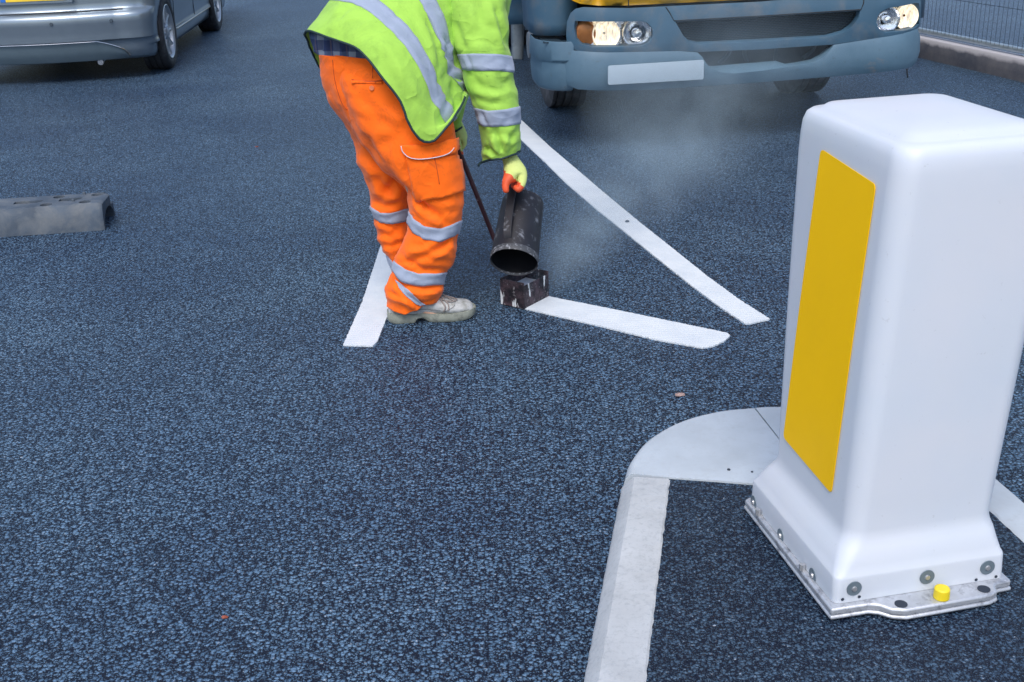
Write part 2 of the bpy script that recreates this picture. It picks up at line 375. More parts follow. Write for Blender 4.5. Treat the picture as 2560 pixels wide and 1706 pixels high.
# outline of the island seen from above, anticlockwise from the near left
ku = kp(1573, 1216) - kp(1483, 1706); ku.z = 0; ku.normalize(); kr = Vector((ku.y, -ku.x, 0))   # ku: along the straight kerb, kr: inwards
Bk = kp(1575, 1196); KW = 0.102
def kerb_sweep(path, width, name, m, smooth=True):
    """kerb with a bull-nosed outer edge: path = outer edge on plan, inwards to the right of travel"""
    prof = [(-0.024, -0.05), (-0.024, 0.02), (-0.0225, 0.034), (-0.017, 0.043), (0.006, KH - 0.003), (0.011, KH + 0.001), (width - 0.006, KH + 0.001), (width, KH - 0.004), (width, -0.05)]
    P = [Vector((p[0], p[1], 0)) for p in path]; g = []
    for i, p in enumerate(P):
        t = (P[min(i + 1, len(P) - 1)] - P[max(i - 1, 0)]).normalized(); r = Vector((t.y, -t.x, 0))
        row = []
        for (a, z) in prof:
            jit = noise.noise(Vector((p.x * 60, p.y * 60, a * 9))) * 0.0015
            if abs(a - width) < 0.004: jit = noise.noise(Vector((p.x * 90, p.y * 90, 5))) * 0.004
            row.append(p + r * (a + jit) + Vector((0, 0, z)))
        g.append(row)
    bm = bmesh.new(); V = grid_mesh(bm, g, wrap=False); bm.faces.new(V[0]); bm.faces.new(V[-1][::-1])
    o = bmo(name, bm, m); return tag(o, kind='structure')
A0 = Bk + ku * 0.007
kerb_sweep([A0 - ku * (3.2 - i * 0.02) for i in range(int(3.2 / 0.02) + 1)], KW, 'kerb', M['kerb'])
arc = catmull([kp(*p) for p in ((1578, 1186), (1588, 1150), (1612, 1115), (1640, 1090), (1688, 1062), (1740, 1043), (1810, 1028), (1884, 1021))], 8)
def slab(outer, inner, name, m):
    bm = bmesh.new(); prof = [(-0.022, -0.05), (-0.022, 0.02), (-0.017, 0.048), (-0.008, 0.064), (0.004, KH + 0.002)]
    g = []
    for i, p in enumerate(outer):
        t = (outer[min(i + 1, len(outer) - 1)] - outer[max(i - 1, 0)]); t.z = 0; t.normalize(); r = Vector((t.y, -t.x, 0))
        g.append([Vector((p.x, p.y, 0)) + r * a + Vector((0, 0, z)) for a, z in prof])
    V = grid_mesh(bm, g, wrap=False)
    inn = [bm.verts.new(Vector((q.x, q.y, KH + 0.002))) for q in inner]
    bm.faces.new([row[-1] for row in V] + inn[::-1])
    inb = [bm.verts.new(Vector((q.x, q.y, -0.05))) for q in inner]
    for i in range(len(inn) - 1): bm.faces.new((inn[i], inn[i + 1], inb[i + 1], inb[i]))
    for side, q, qb in ((0, inn[0], inb[0]), (-1, inn[-1], inb[-1])):
        bm.faces.new([*V[side], q, qb])
    return tag(bmo(name, bm, m, smooth=True), kind='structure')
slab(arc, [kp(1578, 1186) + kr * 0.0, kp(1672, 1195), kp(1800, 1204), kp(1905, 1213), kp(1960, 1117)][1:], 'kerb', M['kerb_smooth'])
arc2 = catmull([kp(*p) for p in ((1888, 1020), (1925, 1018), (1975, 1019), (2060, 1026), (2200, 1050), (2330, 1090), (2430, 1140))], 5)
slab(arc2, [kp(1964, 1117), kp(2050, 1215), kp(2200, 1225), kp(2310, 1215)], 'kerb', M['kerb_smooth'])
r1, r2 = kp(2455, 1160), kp(2560, 1250); rd = (r2 - r1); rd.z = 0; rd.normalize()
kerb_sweep([r1 + rd * (0.02 * i) for i in range(110)], 0.105, 'kerb', M['kerb_smooth'])
# infill asphalt of the island
kin = lambda s: A0 + kr * (KW - 0.004) - ku * s
rin = lambda s: r1 + Vector((rd.y, -rd.x, 0)) * 0.1 + rd * s
ip = [kin(3.2), kin(1.5), kin(0), kp(1672, 1193), kp(1800, 1203), kp(1905, 1211), kp(2050, 1214), kp(2200, 1224), kp(2310, 1214), rin(0.02), rin(0.5), rin(2.1)]
bm = bmesh.new(); V = [bm.verts.new((p.x, p.y, KH - 0.003)) for p in ip]
for t in tessellate_polygon([[v.co for v in V]]): bm.faces.new([V[i] for i in t])
tag(bmo('island_infill', bm, M['asphalt_fine'], smooth=False), kind='structure')

# ------------------------------------------------------------ far kerb, pavement, fence
fa, fb = G(2320, 150), G(2560, 207); fd = (fb - fa); fd.z = 0; fd.normalize(); fn = Vector((-fd.y, fd.x, 0))  # fn points away from the road
if fn.x < 0: fn = -fn
bm = bmesh.new(); P0 = fa - fd * 12; P1 = fb + fd * 8
L = (P1 - P0).length; g = []
for i in range(int(L / 0.1)):
    p = P0 + fd * (0.1 * i); j = noise.noise(p * 3) * 0.006
    g.append([p + fn * (a + j) + Vector((0, 0, z)) for a, z in ((-0.004, -0.05), (0.0, 0.05), (0.004, 0.135), (0.016, 0.152), (0.03, 0.156), (0.125, 0.156), (0.125, -0.05))])
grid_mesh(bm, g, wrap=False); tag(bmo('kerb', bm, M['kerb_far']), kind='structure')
bm = bmesh.new(); bm.faces.new([bm.verts.new(p + Vector((0, 0, 0.148))) for p in (P0 + fn * 0.12, P1 + fn * 0.12, P1 + fn * 40, P0 + fn * 40)])
tag(bmo('pavement', bm, M['asphalt_pale'], smooth=False), kind='structure')
fo = empty('mesh_fence', (0, 0, 0), 'grey temporary mesh fence panel standing on the kerb beside the truck', 'fence')
b0 = fa + fn * 0.085; b0.z = 0
fz = 0.195
pA, pB = b0 - fd * 2.4, b0 + fd * 1.1; fo.location = pA
bm = bmesh.new(); tube(bm, [pA + Vector((0, 0, fz)), pB + Vector((0, 0, fz))], 0.021, 14); bmo('bottom_tube', bm, M['galv'], fo)
bm = bmesh.new(); tube(bm, [pA + Vector((0, 0, fz + 1.95)), pB + Vector((0, 0, fz + 1.95))], 0.021, 14); bmo('top_tube', bm, M['galv'], fo)
for q in (pA, pB):
    bm = bmesh.new(); tube(bm, [q + Vector((0, 0, fz - 0.03)), q + Vector((0, 0, fz + 2.0))], 0.021, 14); bmo('post', bm, M['galv'], fo)
    bm = bmesh.new(); box(bm, (q.x + fn.x * 0.06, q.y + fn.y * 0.06, 0.157 + 0.004), (0.16, 0.16, 0.008), None); bmo('foot', bm, M['galv'], fo)
bm = bmesh.new(); k = int((pB - pA).length / 0.052)
for i in range(1, k):
    q = pA + fd * (0.052 * i) - fn * 0.019; tl = noise.noise(q * 5) * 0.008
    tube(bm, [q + Vector((0, 0, fz)), q + fd * tl + Vector((0, 0, fz + 1.0)), q + Vector((0, 0, fz + 1.95))], 0.0013, 5)
for z in (0.28, 0.56, 0.84, 1.12, 1.4, 1.68):
    tube(bm, [pA - fn * 0.022 + Vector((0, 0, fz + z)), pB - fn * 0.022 + Vector((0, 0, fz + z))], 0.0019, 5)
bmo('wire_mesh', bm, M['wire'], fo)

# ------------------------------------------------------------ bollard
BO = G(2085, 1510, 0.10); e1 = Vector((0.982, 0.189, 0)).normalized(); e2 = Vector((-e1.y, e1.x, 0)); BO.z = 0
bo = empty('traffic_bollard', BO, 'white plastic traffic bollard with a yellow panel, standing on the kerbed island', 'bollard', math.atan2(e1.y, e1.x))
def BL(a, b, z): return BO + e1 * a + e2 * b + Vector((0, 0, z))
def rrect(a0, a1, b0, b1, r, z, n=8):
    pts = []
    for cx, cy, s in ((a1 - r, b1 - r, 0), (a0 + r, b1 - r, 1), (a0 + r, b0 + r, 2), (a1 - r, b0 + r, 3)):
        for k in range(n + 1):
            t = (s + k / n) * PI / 2; pts.append((cx + r * math.cos(t), cy + r * math.sin(t), z))
    return pts
AW, BW = 0.386, 0.445
# rings: a0,a1,b0,b1,r,z
LV = [(0.0, AW, 0.0, BW, 0.016, KH + 0.028), (0.0, AW, 0.0, BW, 0.016, 0.115), (0.001, AW - 0.001, 0.001, BW - 0.001, 0.018, 0.152), (0.002, AW - 0.002, 0.002, BW - 0.002, 0.019, 0.157), (0.0045, AW - 0.004, 0.004, BW - 0.004, 0.022, 0.161),
      (0.010, AW - 0.007, 0.008, BW - 0.009, 0.027, 0.176), (0.017, AW - 0.010, 0.012, BW - 0.013, 0.032, 0.192), (0.026, AW - 0.012, 0.018, BW - 0.020, 0.036, 0.208), (0.033, AW - 0.016, 0.023, BW - 0.027, 0.038, 0.220), (0.037, AW - 0.018, 0.0265, BW - 0.031, 0.039, 0.232), (0.0385, AW - 0.0175, 0.028, BW - 0.031, 0.040, 0.245),
      (0.041, AW - 0.012, 0.029, BW - 0.024, 0.041, 0.30), (0.064, AW + 0.024, 0.042, BW + 0.024, 0.046, 0.62), (0.090, AW + 0.060, 0.056, BW + 0.070, 0.048, 0.935),
      (0.094, AW + 0.064, 0.058, BW + 0.074, 0.048, 0.972), (0.097, AW + 0.064, 0.061, BW + 0.073, 0.048, 0.998), (0.103, AW + 0.059, 0.067, BW + 0.068, 0.047, 1.015), (0.111, AW + 0.051, 0.075, BW + 0.060, 0.045, 1.022),
      (0.120, AW + 0.042, 0.084, BW + 0.051, 0.043, 1.0225), (0.127, AW + 0.035, 0.091, BW + 0.044, 0.04, 1.026), (0.137, AW + 0.025, 0.101, BW + 0.034, 0.037, 1.034), (0.16, AW - 0.01, 0.13, BW + 0.0, 0.034, 1.041), (0.20, AW - 0.06, 0.18, BW - 0.06, 0.02, 1.047)]
bm = bmesh.new(); V = grid_mesh(bm, [[BL(*p) for p in rrect(*r)] for r in LV]); bm.faces.new(V[-1])
sh = bmo('shell', bm, M['shell'], bo, smooth='all')
# yellow film on the left face, as a sheet cut to the face's own plane
def lerp(a, b, t): return a + (b - a) * t
def left_a(z): 
    for i in range(len(LV) - 1):
        if LV[i][5] <= z <= LV[i + 1][5] and LV[i + 1][5] > LV[i][5]:
            return lerp(LV[i][0], LV[i + 1][0], (z - LV[i][5]) / (LV[i + 1][5] - LV[i][5]))
    return 0.05
def shell_hit(u, v, off, bv):
    d = ray(u, v); h = bv.ray_cast(CC, d.normalized()); 
    return None if h[0] is None else h[0] + h[1].normalized() * off * (1 if h[1].dot(d) < 0 else -1)
def bvh_of(o):
    bm = bmesh.new(); bm.from_mesh(o.data)
    par = o.parent; Mx = Matrix.Identity(4)
    while par is not None:
        Mx = Matrix.Translation(par.location) @ par.rotation_euler.to_matrix().to_4x4() @ Mx; par = par.parent
    bm.transform(Mx); bv = BVHTree.FromBMesh(bm); bm.free(); return bv
# panel corners measured on the face: (b, z)
cs = [(0.372, 0.958), (0.132, 0.940), (0.118, 0.287), (0.362, 0.300)]
def rounded(c, r, n=5):
    out = []; m = len(c)
    for i in range(m):
        p = Vector(c[i]); a = (Vector(c[i - 1]) - p).normalized(); b = (Vector(c[(i + 1) % m]) - p).normalized()
        for k in range(n + 1):
            t = k / n; out.append((p + a * r) * (1 - t) ** 2 + 2 * p * t * (1 - t) + (p + b * r) * t * t)
    return out
ol = rounded(cs, 0.013); bm = bmesh.new()
fr = []
for (b, z) in ol: fr.append(BL(left_a(z) - 0.0022, b, z))
# dense fill following the face
V = [bm.verts.new(p) for p in fr]; f = bm.faces.new(V); bmesh.ops.triangulate(bm, faces=[f])
zz = [0.4, 0.5, 0.62, 0.7, 0.8, 0.9]
for z in zz: bmesh.ops.bisect_plane(bm, geom=bm.verts[:] + bm.edges[:] + bm.faces[:], plane_co=(0, 0, z), plane_no=(0, 0, 1))
for v in bm.verts:
    b = (v.co - BO).dot(e2); p = BL(left_a(v.co.z) - 0.0022, b, v.co.z); v.co = p
pn = bmo('yellow_panel', bm, M['yellow_panel'], bo, smooth=False); so_ = pn.modifiers.new('s', 'SOLIDIFY'); so_.thickness = 0.0015; so_.offset = 0
# base plate with lug
bm = bmesh.new()
out = [(-0.014, -0.016), (0.07, -0.016), (0.088, -0.024), (0.108, -0.044), (0.135, -0.054), (0.325, -0.050), (0.347, -0.042), (0.355, -0.022), (0.364, -0.016), (AW + 0.012, -0.014),
       (AW + 0.012, BW - 0.01), (AW + 0.004, BW + 0.012), (0.0, BW + 0.014), (-0.012, BW + 0.006)]
for z0, z1, o_ in ((KH + 0.001, KH + 0.011, 0.0), (KH + 0.0112, KH + 0.0275, 0.002)):
    poly_extrude(bm, [BL(a + (o_ if a < 0.1 else -o_), b + (o_ if b < 0.2 else -o_), z0) for a, b in out], (0, 0, z1 - z0))
bp = bmo('base_plate', bm, M['alu'], bo, bev=0.005, seg=3)
for (a, b) in ((0.132, -0.032), (0.322, -0.027)):
    bm = bmesh.new(); cyl(bm, BL(a, b, KH + 0.0277), BL(a, b, KH + 0.0287), 0.013, n=24); bmo('bolt_hole', bm, M['hole'], bo)
bm = bmesh.new(); cyl(bm, BL(0.222, -0.032, KH + 0.027), BL(0.222, -0.032, KH + 0.052), 0.0165, 0.0155, n=32); bmo('yellow_cap', bm, M['yellow_cap'], bo, bev=0.003)
for b in (0.10, 0.265, 0.42):
    p = BL(-0.0008, b, 0.105)
    bm = bmesh.new(); cyl(bm, p + e1 * 0.004, p - e1 * 0.0006, 0.0155, n=28); wsh = bmo('washer', bm, M['washer'], bo)
    bm = bmesh.new(); cyl(bm, p, p - e1 * 0.0035, 0.006, 0.005, n=16); bmo('rivet', bm, M['rivet'], wsh)
for a in (0.042, 0.205, 0.343):
    p = BL(a, -0.0008, 0.130)
    bm = bmesh.new(); cyl(bm, p + e2 * 0.004, p - e2 * 0.0006, 0.0165, n=28); wsh = bmo('washer', bm, M['washer'], bo)
    bm = bmesh.new(); cyl(bm, p, p - e2 * 0.0035, 0.006, 0.005, n=16); bmo('rivet', bm, M['rivet'], wsh)
for b in (0.135, 0.375):
    bm = bmesh.new(); cyl(bm, BL(-0.008, b, KH + 0.027), BL(-0.008, b, KH + 0.042), 0.0065, n=6); bmo('bolt', bm, M['rivet'], bo)
for (a, b, z) in ((0.018, -0.0005, 0.108), (0.055, -0.0005, 0.108), (0.366, -0.0005, 0.104), (0.320, -0.0005, 0.104)):
    bm = bmesh.new(); cyl(bm, BL(a, b, z), BL(a, b - 0.0006, z), 0.0035, n=12); bmo('small_hole', bm, M['hole'], bo)

# ------------------------------------------------------------ lofted garments
def resample(pl, s):
    P = [Vector(p) for p in pl]; L = [0]
    for i in range(1, len(P)): L.append(L[-1] + (P[i] - P[i - 1]).length)
    x = s * L[-1]
    for i in range(1, len(P)):
        if x <= L[i] + 1e-9:
            t = (x - L[i - 1]) / max(L[i] - L[i - 1], 1e-9); return P[i - 1].lerp(P[i], t)
    return P[-1]
def loft(rings, m=36, k=5):
    """rings: (near outline px, (Y left, Y right), half depth, far outline px or None)"""
    keys = []
    for r in rings:
        near, Ys, b = r[0], r[1], r[2]; far = r[3] if len(r) > 3 else None
        row = []
        for j in range(m + 1):
            ph = PI * j / m; s = (1 - math.cos(ph)) / 2; q = resample(near, s); row.append(W(q.x, q.y, lerp(Ys[0], Ys[1], s) - b * math.sin(ph)))
        A, B = Vector(near[0]), Vector(near[-1])
        for j in range(m - 1, 0, -1):
            ph = PI * j / m; s = (1 - math.cos(ph)) / 2
            if far: q = resample(far, s)
            else:
                q = resample(near, s); c = A.lerp(B, s); q = c - (q - c) * 0.8
            row.append(W(q.x, q.y, lerp(Ys[0], Ys[1], s) + b * math.sin(ph)))
        keys.append(row)
    g = []
    n = len(keys[0]); cols = [catmull([keys[i][j] for i in range(len(keys))], k) for j in range(n)]
    return [[cols[j][i] for j in range(n)] for i in range(len(cols[0]))]
def gnorm(g, i, j):
    n = len(g[0]); a = g[i][(j + 1) % n] - g[i][j - 1]; b = g[min(i + 1, len(g) - 1)][j] - g[max(i - 1, 0)][j]
    v = b.cross(a); c = sum(g[i], Vector()) / n
    if v.length < 1e-9: v = g[i][j] - c
    if v.dot(g[i][j] - c) < 0: v = -v
    return v.normalized()
def pdist(q, pl):
    best = 1e9; sd = 1
    for i in range(len(pl) - 1):
        a = Vector(pl[i]); b = Vector(pl[i + 1]); ab = b - a; t = max(0, min(1, (q - a).dot(ab) / max(ab.length_squared, 1e-9)))
        p = a + ab * t; d = (q - p).length
        if d < best: best = d; sd = 1 if (ab.x * (q - p).y - ab.y * (q - p).x) > 0 else -1; tt = (i + t) / (len(pl) - 1)
    return best, sd, tt
def wrinkle(g, amp, creases=(), seed=0.0, freq=(7, 16), m=36):
    N = [[gnorm(g, i, j) for j in range(len(g[0]))] for i in range(len(g))]
    out = []
    for i, row in enumerate(g):
        r = []
        for j, p in enumerate(row):
            q = Vector((p.x * freq[0], p.y * freq[0], p.z * freq[1])) + Vector((seed, seed * 1.7, 0))
            d = (noise.noise(q) + 0.5 * noise.noise(q * 2.1)) * amp
            zc = noise.noise(q * 0.8 + Vector((3.3, 1.1, 9.2))); d -= amp * 0.5 * math.exp(-(zc / 0.07) ** 2) - amp * 0.2 * math.exp(-((abs(zc) - 0.16) / 0.07) ** 2)
            if j <= m:
                px = Vector(proj(p))
                for pl, dep, wd in creases:
                    dd, sd, t = pdist(px, pl)
                    if dd < wd * 4:
                        fade = min(1, math.sin(PI * min(max(t, 0.04), 0.96)) * 1.8)
                        x = dd / wd
                        d += fade * dep * (-math.exp(-x * x) + (0.75 * math.exp(-(x - 1.9) ** 2 / 1.2) if sd > 0 else 0.25 * math.exp(-(x - 1.7) ** 2)))
            r.append(p + N[i][j] * d)
        out.append(r)
    return out
def band(g, i0, i1, off, name, m, parent, j0=None, j1=None):
    n = len(g[0]); rows = []
    for i in range(i0, i1 + 1):
        rows.append([g[i][j] + gnorm(g, i, j) * off for j in range(n)])
    # turned-in edges so the tape has thickness
    rows = [[g[i0][j] + gnorm(g, i0, j) * 0.0005 for j in range(n)]] + rows + [[g[i1][j] + gnorm(g, i1, j) * 0.0005 for j in range(n)]]
    bm = bmesh.new(); grid_mesh(bm, rows); return bmo(name, bm, m, parent, smooth='all')
def shell_obj(name, g, m, parent, thick=0.003):
    bm = bmesh.new(); grid_mesh(bm, g); o = bmo(name, bm, m, parent, smooth='all')
    if thick:
        s = o.modifiers.new('s', 'SOLIDIFY'); s.thickness = thick; s.offset = -1
    return o

# --- body: one continuous skinned figure inside the clothes; the root of the worker
def skin_mesh(name, verts, edges, m, root=0, sub=2):
    me = D.meshes.new(name); o0 = Vector(verts[0][0]); me.from_pydata([Vector(v[0]) for v in verts], edges, []); me.update()
    o = D.objects.new(name, me); COL.objects.link(o)
    o.modifiers.new('sk', 'SKIN'); 
    if not me.skin_vertices: 
        bpy.context.view_layer.objects.active = o
    sv = me.skin_vertices[0].data
    for i, v in enumerate(verts):
        r = v[1]; sv[i].radius = (r, r) if not isinstance(r, tuple) else r
        sv[i].use_root = (i == root)
    s = o.modifiers.new('ss', 'SUBSURF'); s.levels = sub; s.render_levels = sub
    dg = bpy.context.evaluated_depsgraph_get(); dg.update(); ev = o.evaluated_get(dg)
    nm = D.meshes.new_from_object(ev); D.objects.remove(o); nm.name = name; nm.materials.clear(); return nm
HL, HR = W(1340, 455, 4.12), W(0, 0, 4)
jr_sh = W(1215, -60, 4.20); jr_el = W(1215, 175, 4.22); jr_wr = W(1277, 395, 4.14); jr_ha = W(1293, 440, 4.13)
jl_sh = W(1250, -130, 4.62); jl_el = W(1172, 130, 4.61); jl_wr = W(1141, 318, 4.41); jl_ha = W(1152, 350, 4.39)
pel = W(960, 215, 4.14); chest = W(1055, 5, 4.30); neck = W(1275, -165, 4.45)
headc = neck + Vector((0.17, 0.06, 0.06)); crown = headc + Vector((0.10, 0.05, 0.03))
V_ = [(pel, 0.13), (chest, 0.12), (neck, 0.055), (headc, 0.085), (crown, 0.075),
      (jr_sh, 0.06), (jr_el, 0.042), (jr_wr, 0.020), (jr_ha, 0.015),
      (jl_sh, 0.06), (jl_el, 0.034), (jl_wr, 0.018), (jl_ha, 0.013),
      (W(1020, 330, 4.06), 0.085), (W(1085, 560, 4.02), 0.055), (W(1045, 765, 3.99), 0.036), (W(1120, 800, 3.99), 0.03),
      (W(935, 330, 4.22), 0.085), (W(978, 540, 4.22), 0.05), (W(1005, 700, 4.20), 0.035), (W(1045, 735, 4.27), 0.03)]
E_ = [(0, 1), (1, 2), (2, 3), (3, 4), (1, 5), (5, 6), (6, 7), (7, 8), (1, 9), (9, 10), (10, 11), (11, 12), (0, 13), (13, 14), (14, 15), (15, 16), (0, 17), (17, 18), (18, 19), (19, 20)]
nm = skin_mesh('person', V_, E_, M['skin'])
# face: nose, brow and ears pulled from the head itself
hf = (headc - neck).normalized(); face_dir = Vector((0.35, 0.15, -0.93)).normalized()
for v in nm.vertices:
    d = v.co - headc
    if d.length < 0.16:
        a = d.normalized().dot(face_dir)
        if a > 0.93: v.co += face_dir * 0.022 * ((a - 0.93) / 0.07)
pl0 = G(1040, 790); pl0.z = 0
for v in nm.vertices: v.co -= pl0
person = link('person', nm, M['skin'], None, smooth='all'); person.location = pl0
tag(person, 'person in lime hi-vis jacket and orange trousers bending over to pour from a black can', 'person')
# hair
bm = bmesh.new(); bmesh.ops.create_icosphere(bm, subdivisions=4, radius=0.1)
for v in bm.verts:
    v.co *= 1 + 0.05 * noise.noise(v.co * 60)
bmesh.ops.delete(bm, geom=[v for v in bm.verts if v.co.normalized().dot(face_dir) > 0.15], context='VERTS')
bmesh.ops.translate(bm, vec=headc + Vector((0.05, 0.025, 0.025)), verts=bm.verts)
bmo('hair', bm, M['hair'], person)

# --- trousers
YR, YL = 3.99, 4.17
RR = [([(832, 138), (880, 143), (940, 150), (1010, 152), (1050, 150)], (4.12, 4.10), 0.10),
      ([(835, 165), (900, 175), (980, 182), (1075, 180)], (4.12, 4.09), 0.12),
      ([(840, 215), (900, 232), (1000, 240), (1100, 228)], (4.11, 4.06), 0.13),
      ([(853, 265), (920, 288), (1020, 298), (1126, 280)], (4.09, 4.03), 0.122),
      ([(882, 325), (950, 350), (1050, 358), (1138, 335)], (4.07, 4.02), 0.118),
      ([(922, 385), (980, 410), (1070, 415), (1148, 395)], (4.05, 4.01), 0.115),
      ([(965, 432), (1010, 455), (1080, 470), (1157, 450)], (4.03, 4.01), 0.105),
      ([(1015, 478), (1045, 505), (1090, 520), (1159, 500)], (4.02, 4.00), 0.095),
      ([(1021, 528), (1033, 547), (1061, 566), (1103, 572), (1153, 551)], (4.01, 4.0), 0.09),
      ([(1019, 558), (1033, 583), (1061, 599), (1100, 604), (1148, 586)], (4.01, 4.0), 0.088),
      ([(1010, 600), (1028, 625), (1060, 640), (1100, 642), (1141, 620)], (4.0, 3.99), 0.085),
      ([(992, 632), (1010, 655), (1050, 668), (1095, 668), (1131, 660)], (4.0, 3.99), 0.08),
      ([(984, 652), (1014, 674), (1047, 684), (1089, 684), (1117, 681)], (4.0, 3.99), 0.076),
      ([(979, 675), (1002, 704), (1041, 716), (1080, 714), (1109, 712)], (3.99, 3.99), 0.075),
      ([(974, 700), (1000, 722), (1040, 732), (1108, 722)], (3.99, 3.99), 0.074),
      ([(962, 722), (985, 745), (1040, 752), (1104, 736)], (3.99, 3.985), 0.076),
      ([(968, 743), (990, 762), (1035, 766), (1098, 748)], (3.99, 3.985), 0.068),
      ([(966, 766), (985, 779), (1013, 787), (1045, 772), (1096, 756)], (3.99, 3.985), 0.062)]
LR = [([(798, 138), (850, 142), (900, 148), (960, 146)], (4.16, 4.14), 0.10),
      ([(801, 165), (850, 175), (900, 182), (970, 172)], (4.16, 4.14), 0.115),
      ([(808, 215), (850, 230), (910, 238), (985, 222)], (4.17, 4.15), 0.12),
      ([(828, 265), (870, 285), (930, 295), (1000, 280)], (4.17, 4.15), 0.12),
      ([(865, 318), (900, 342), (960, 355), (1012, 335)], (4.18, 4.16), 0.11),
      ([(888, 370), (920, 392), (980, 402), (1022, 385)], (4.19, 4.17), 0.10),
      ([(898, 410), (930, 432), (985, 440), (1028, 425)], (4.19, 4.18), 0.095),
      ([(915, 450), (940, 472), (990, 478), (1032, 465)], (4.2, 4.19), 0.09),
      ([(926, 490), (950, 505), (990, 508), (1032, 496)], (4.2, 4.19), 0.085),
      ([(930, 514), (954, 531), (976, 532), (1028, 520)], (4.2, 4.2), 0.08),
      ([(935, 545), (948, 557), (982, 560), (1026, 552)], (4.2, 4.2), 0.08),
      ([(942, 580), (965, 600), (990, 605), (1024, 590)], (4.2, 4.2), 0.075),
      ([(950, 612), (970, 634), (995, 640), (1024, 622)], (4.2, 4.2), 0.072),
      ([(966, 638), (985, 660), (1005, 668), (1030, 655)], (4.2, 4.21), 0.07),
      ([(976, 668), (990, 688), (1010, 694), (1040, 682)], (4.2, 4.21), 0.07),
      ([(984, 695), (1000, 712), (1020, 716), (1048, 705)], (4.21, 4.22), 0.068),
      ([(986, 722), (1002, 736), (1025, 740), (1052, 730)], (4.21, 4.22), 0.064)]
cr_R = [([(848, 215), (862, 275), (900, 340), (945, 405)], 0.010, 12), ([(1130, 290), (1080, 310), (1020, 345)], 0.007, 11), ([(960, 250), (1000, 275), (1060, 285)], 0.005, 13), ([(1145, 560), (1148, 590), (1140, 630)], 0.005, 8), ([(900, 230), (940, 290), (985, 330)], 0.006, 12), ([(1030, 300), (980, 350), (940, 372)], 0.006, 12), ([(1050, 505), (1070, 530), (1100, 545), (1115, 556)], 0.016, 7),
        ([(1040, 490), (1060, 515), (1085, 520)], 0.010, 8), ([(1150, 520), (1110, 535), (1070, 520)], 0.007, 8),
        ([(1145, 590), (1100, 622), (1040, 648), (1010, 660)], 0.010, 9), ([(1020, 612), (1050, 618), (1075, 606)], 0.008, 8), ([(1130, 645), (1090, 655), (1050, 640)], 0.006, 8),
        ([(985, 695), (1010, 715), (1060, 722), (1105, 716)], 0.010, 7), ([(990, 702), (1010, 730), (1035, 752), (1062, 768)], 0.014, 7), ([(966, 728), (1000, 742), (1040, 752)], 0.008, 6),
        ([(960, 420), (1000, 470), (1028, 480)], 0.010, 10), ([(1130, 430), (1145, 470), (1150, 500)], 0.006, 8),
        ([(870, 180), (900, 200), (950, 210)], 0.004, 8), ([(915, 330), (930, 380), (960, 420)], 0.008, 10), ([(1000, 640), (1060, 676), (1110, 672)], 0.006, 7)]
cr_L = [([(815, 200), (835, 260), (870, 320)], 0.006, 10), ([(955, 500), (975, 470), (1000, 440), (985, 400)], 0.012, 11), ([(940, 440), (960, 470), (990, 490)], 0.010, 9), ([(930, 500), (960, 518), (1010, 505)], 0.008, 8),
        ([(945, 580), (975, 590), (1010, 575)], 0.010, 8), ([(955, 610), (980, 615), (1005, 600)], 0.008, 7), ([(965, 565), (985, 575), (1010, 560)], 0.006, 6),
        ([(880, 330), (920, 390), (960, 430)], 0.010, 12), ([(935, 545), (960, 566), (990, 566)], 0.005, 5), ([(860, 300), (880, 340), (895, 390)], 0.006, 8)]
gR = wrinkle(loft(RR, 40, 6), 0.0048, cr_R, 1.3, (9, 22), 40); gL = wrinkle(loft(LR, 40, 6), 0.0048, cr_L, 4.1, (9, 22), 40)
bm = bmesh.new(); grid_mesh(bm, gR); grid_mesh(bm, gL)
tr = bmo('trousers', bm, M['orange'], person, smooth='all'); s_ = tr.modifiers.new('s', 'SOLIDIFY'); s_.thickness = 0.003; s_.offset = -1
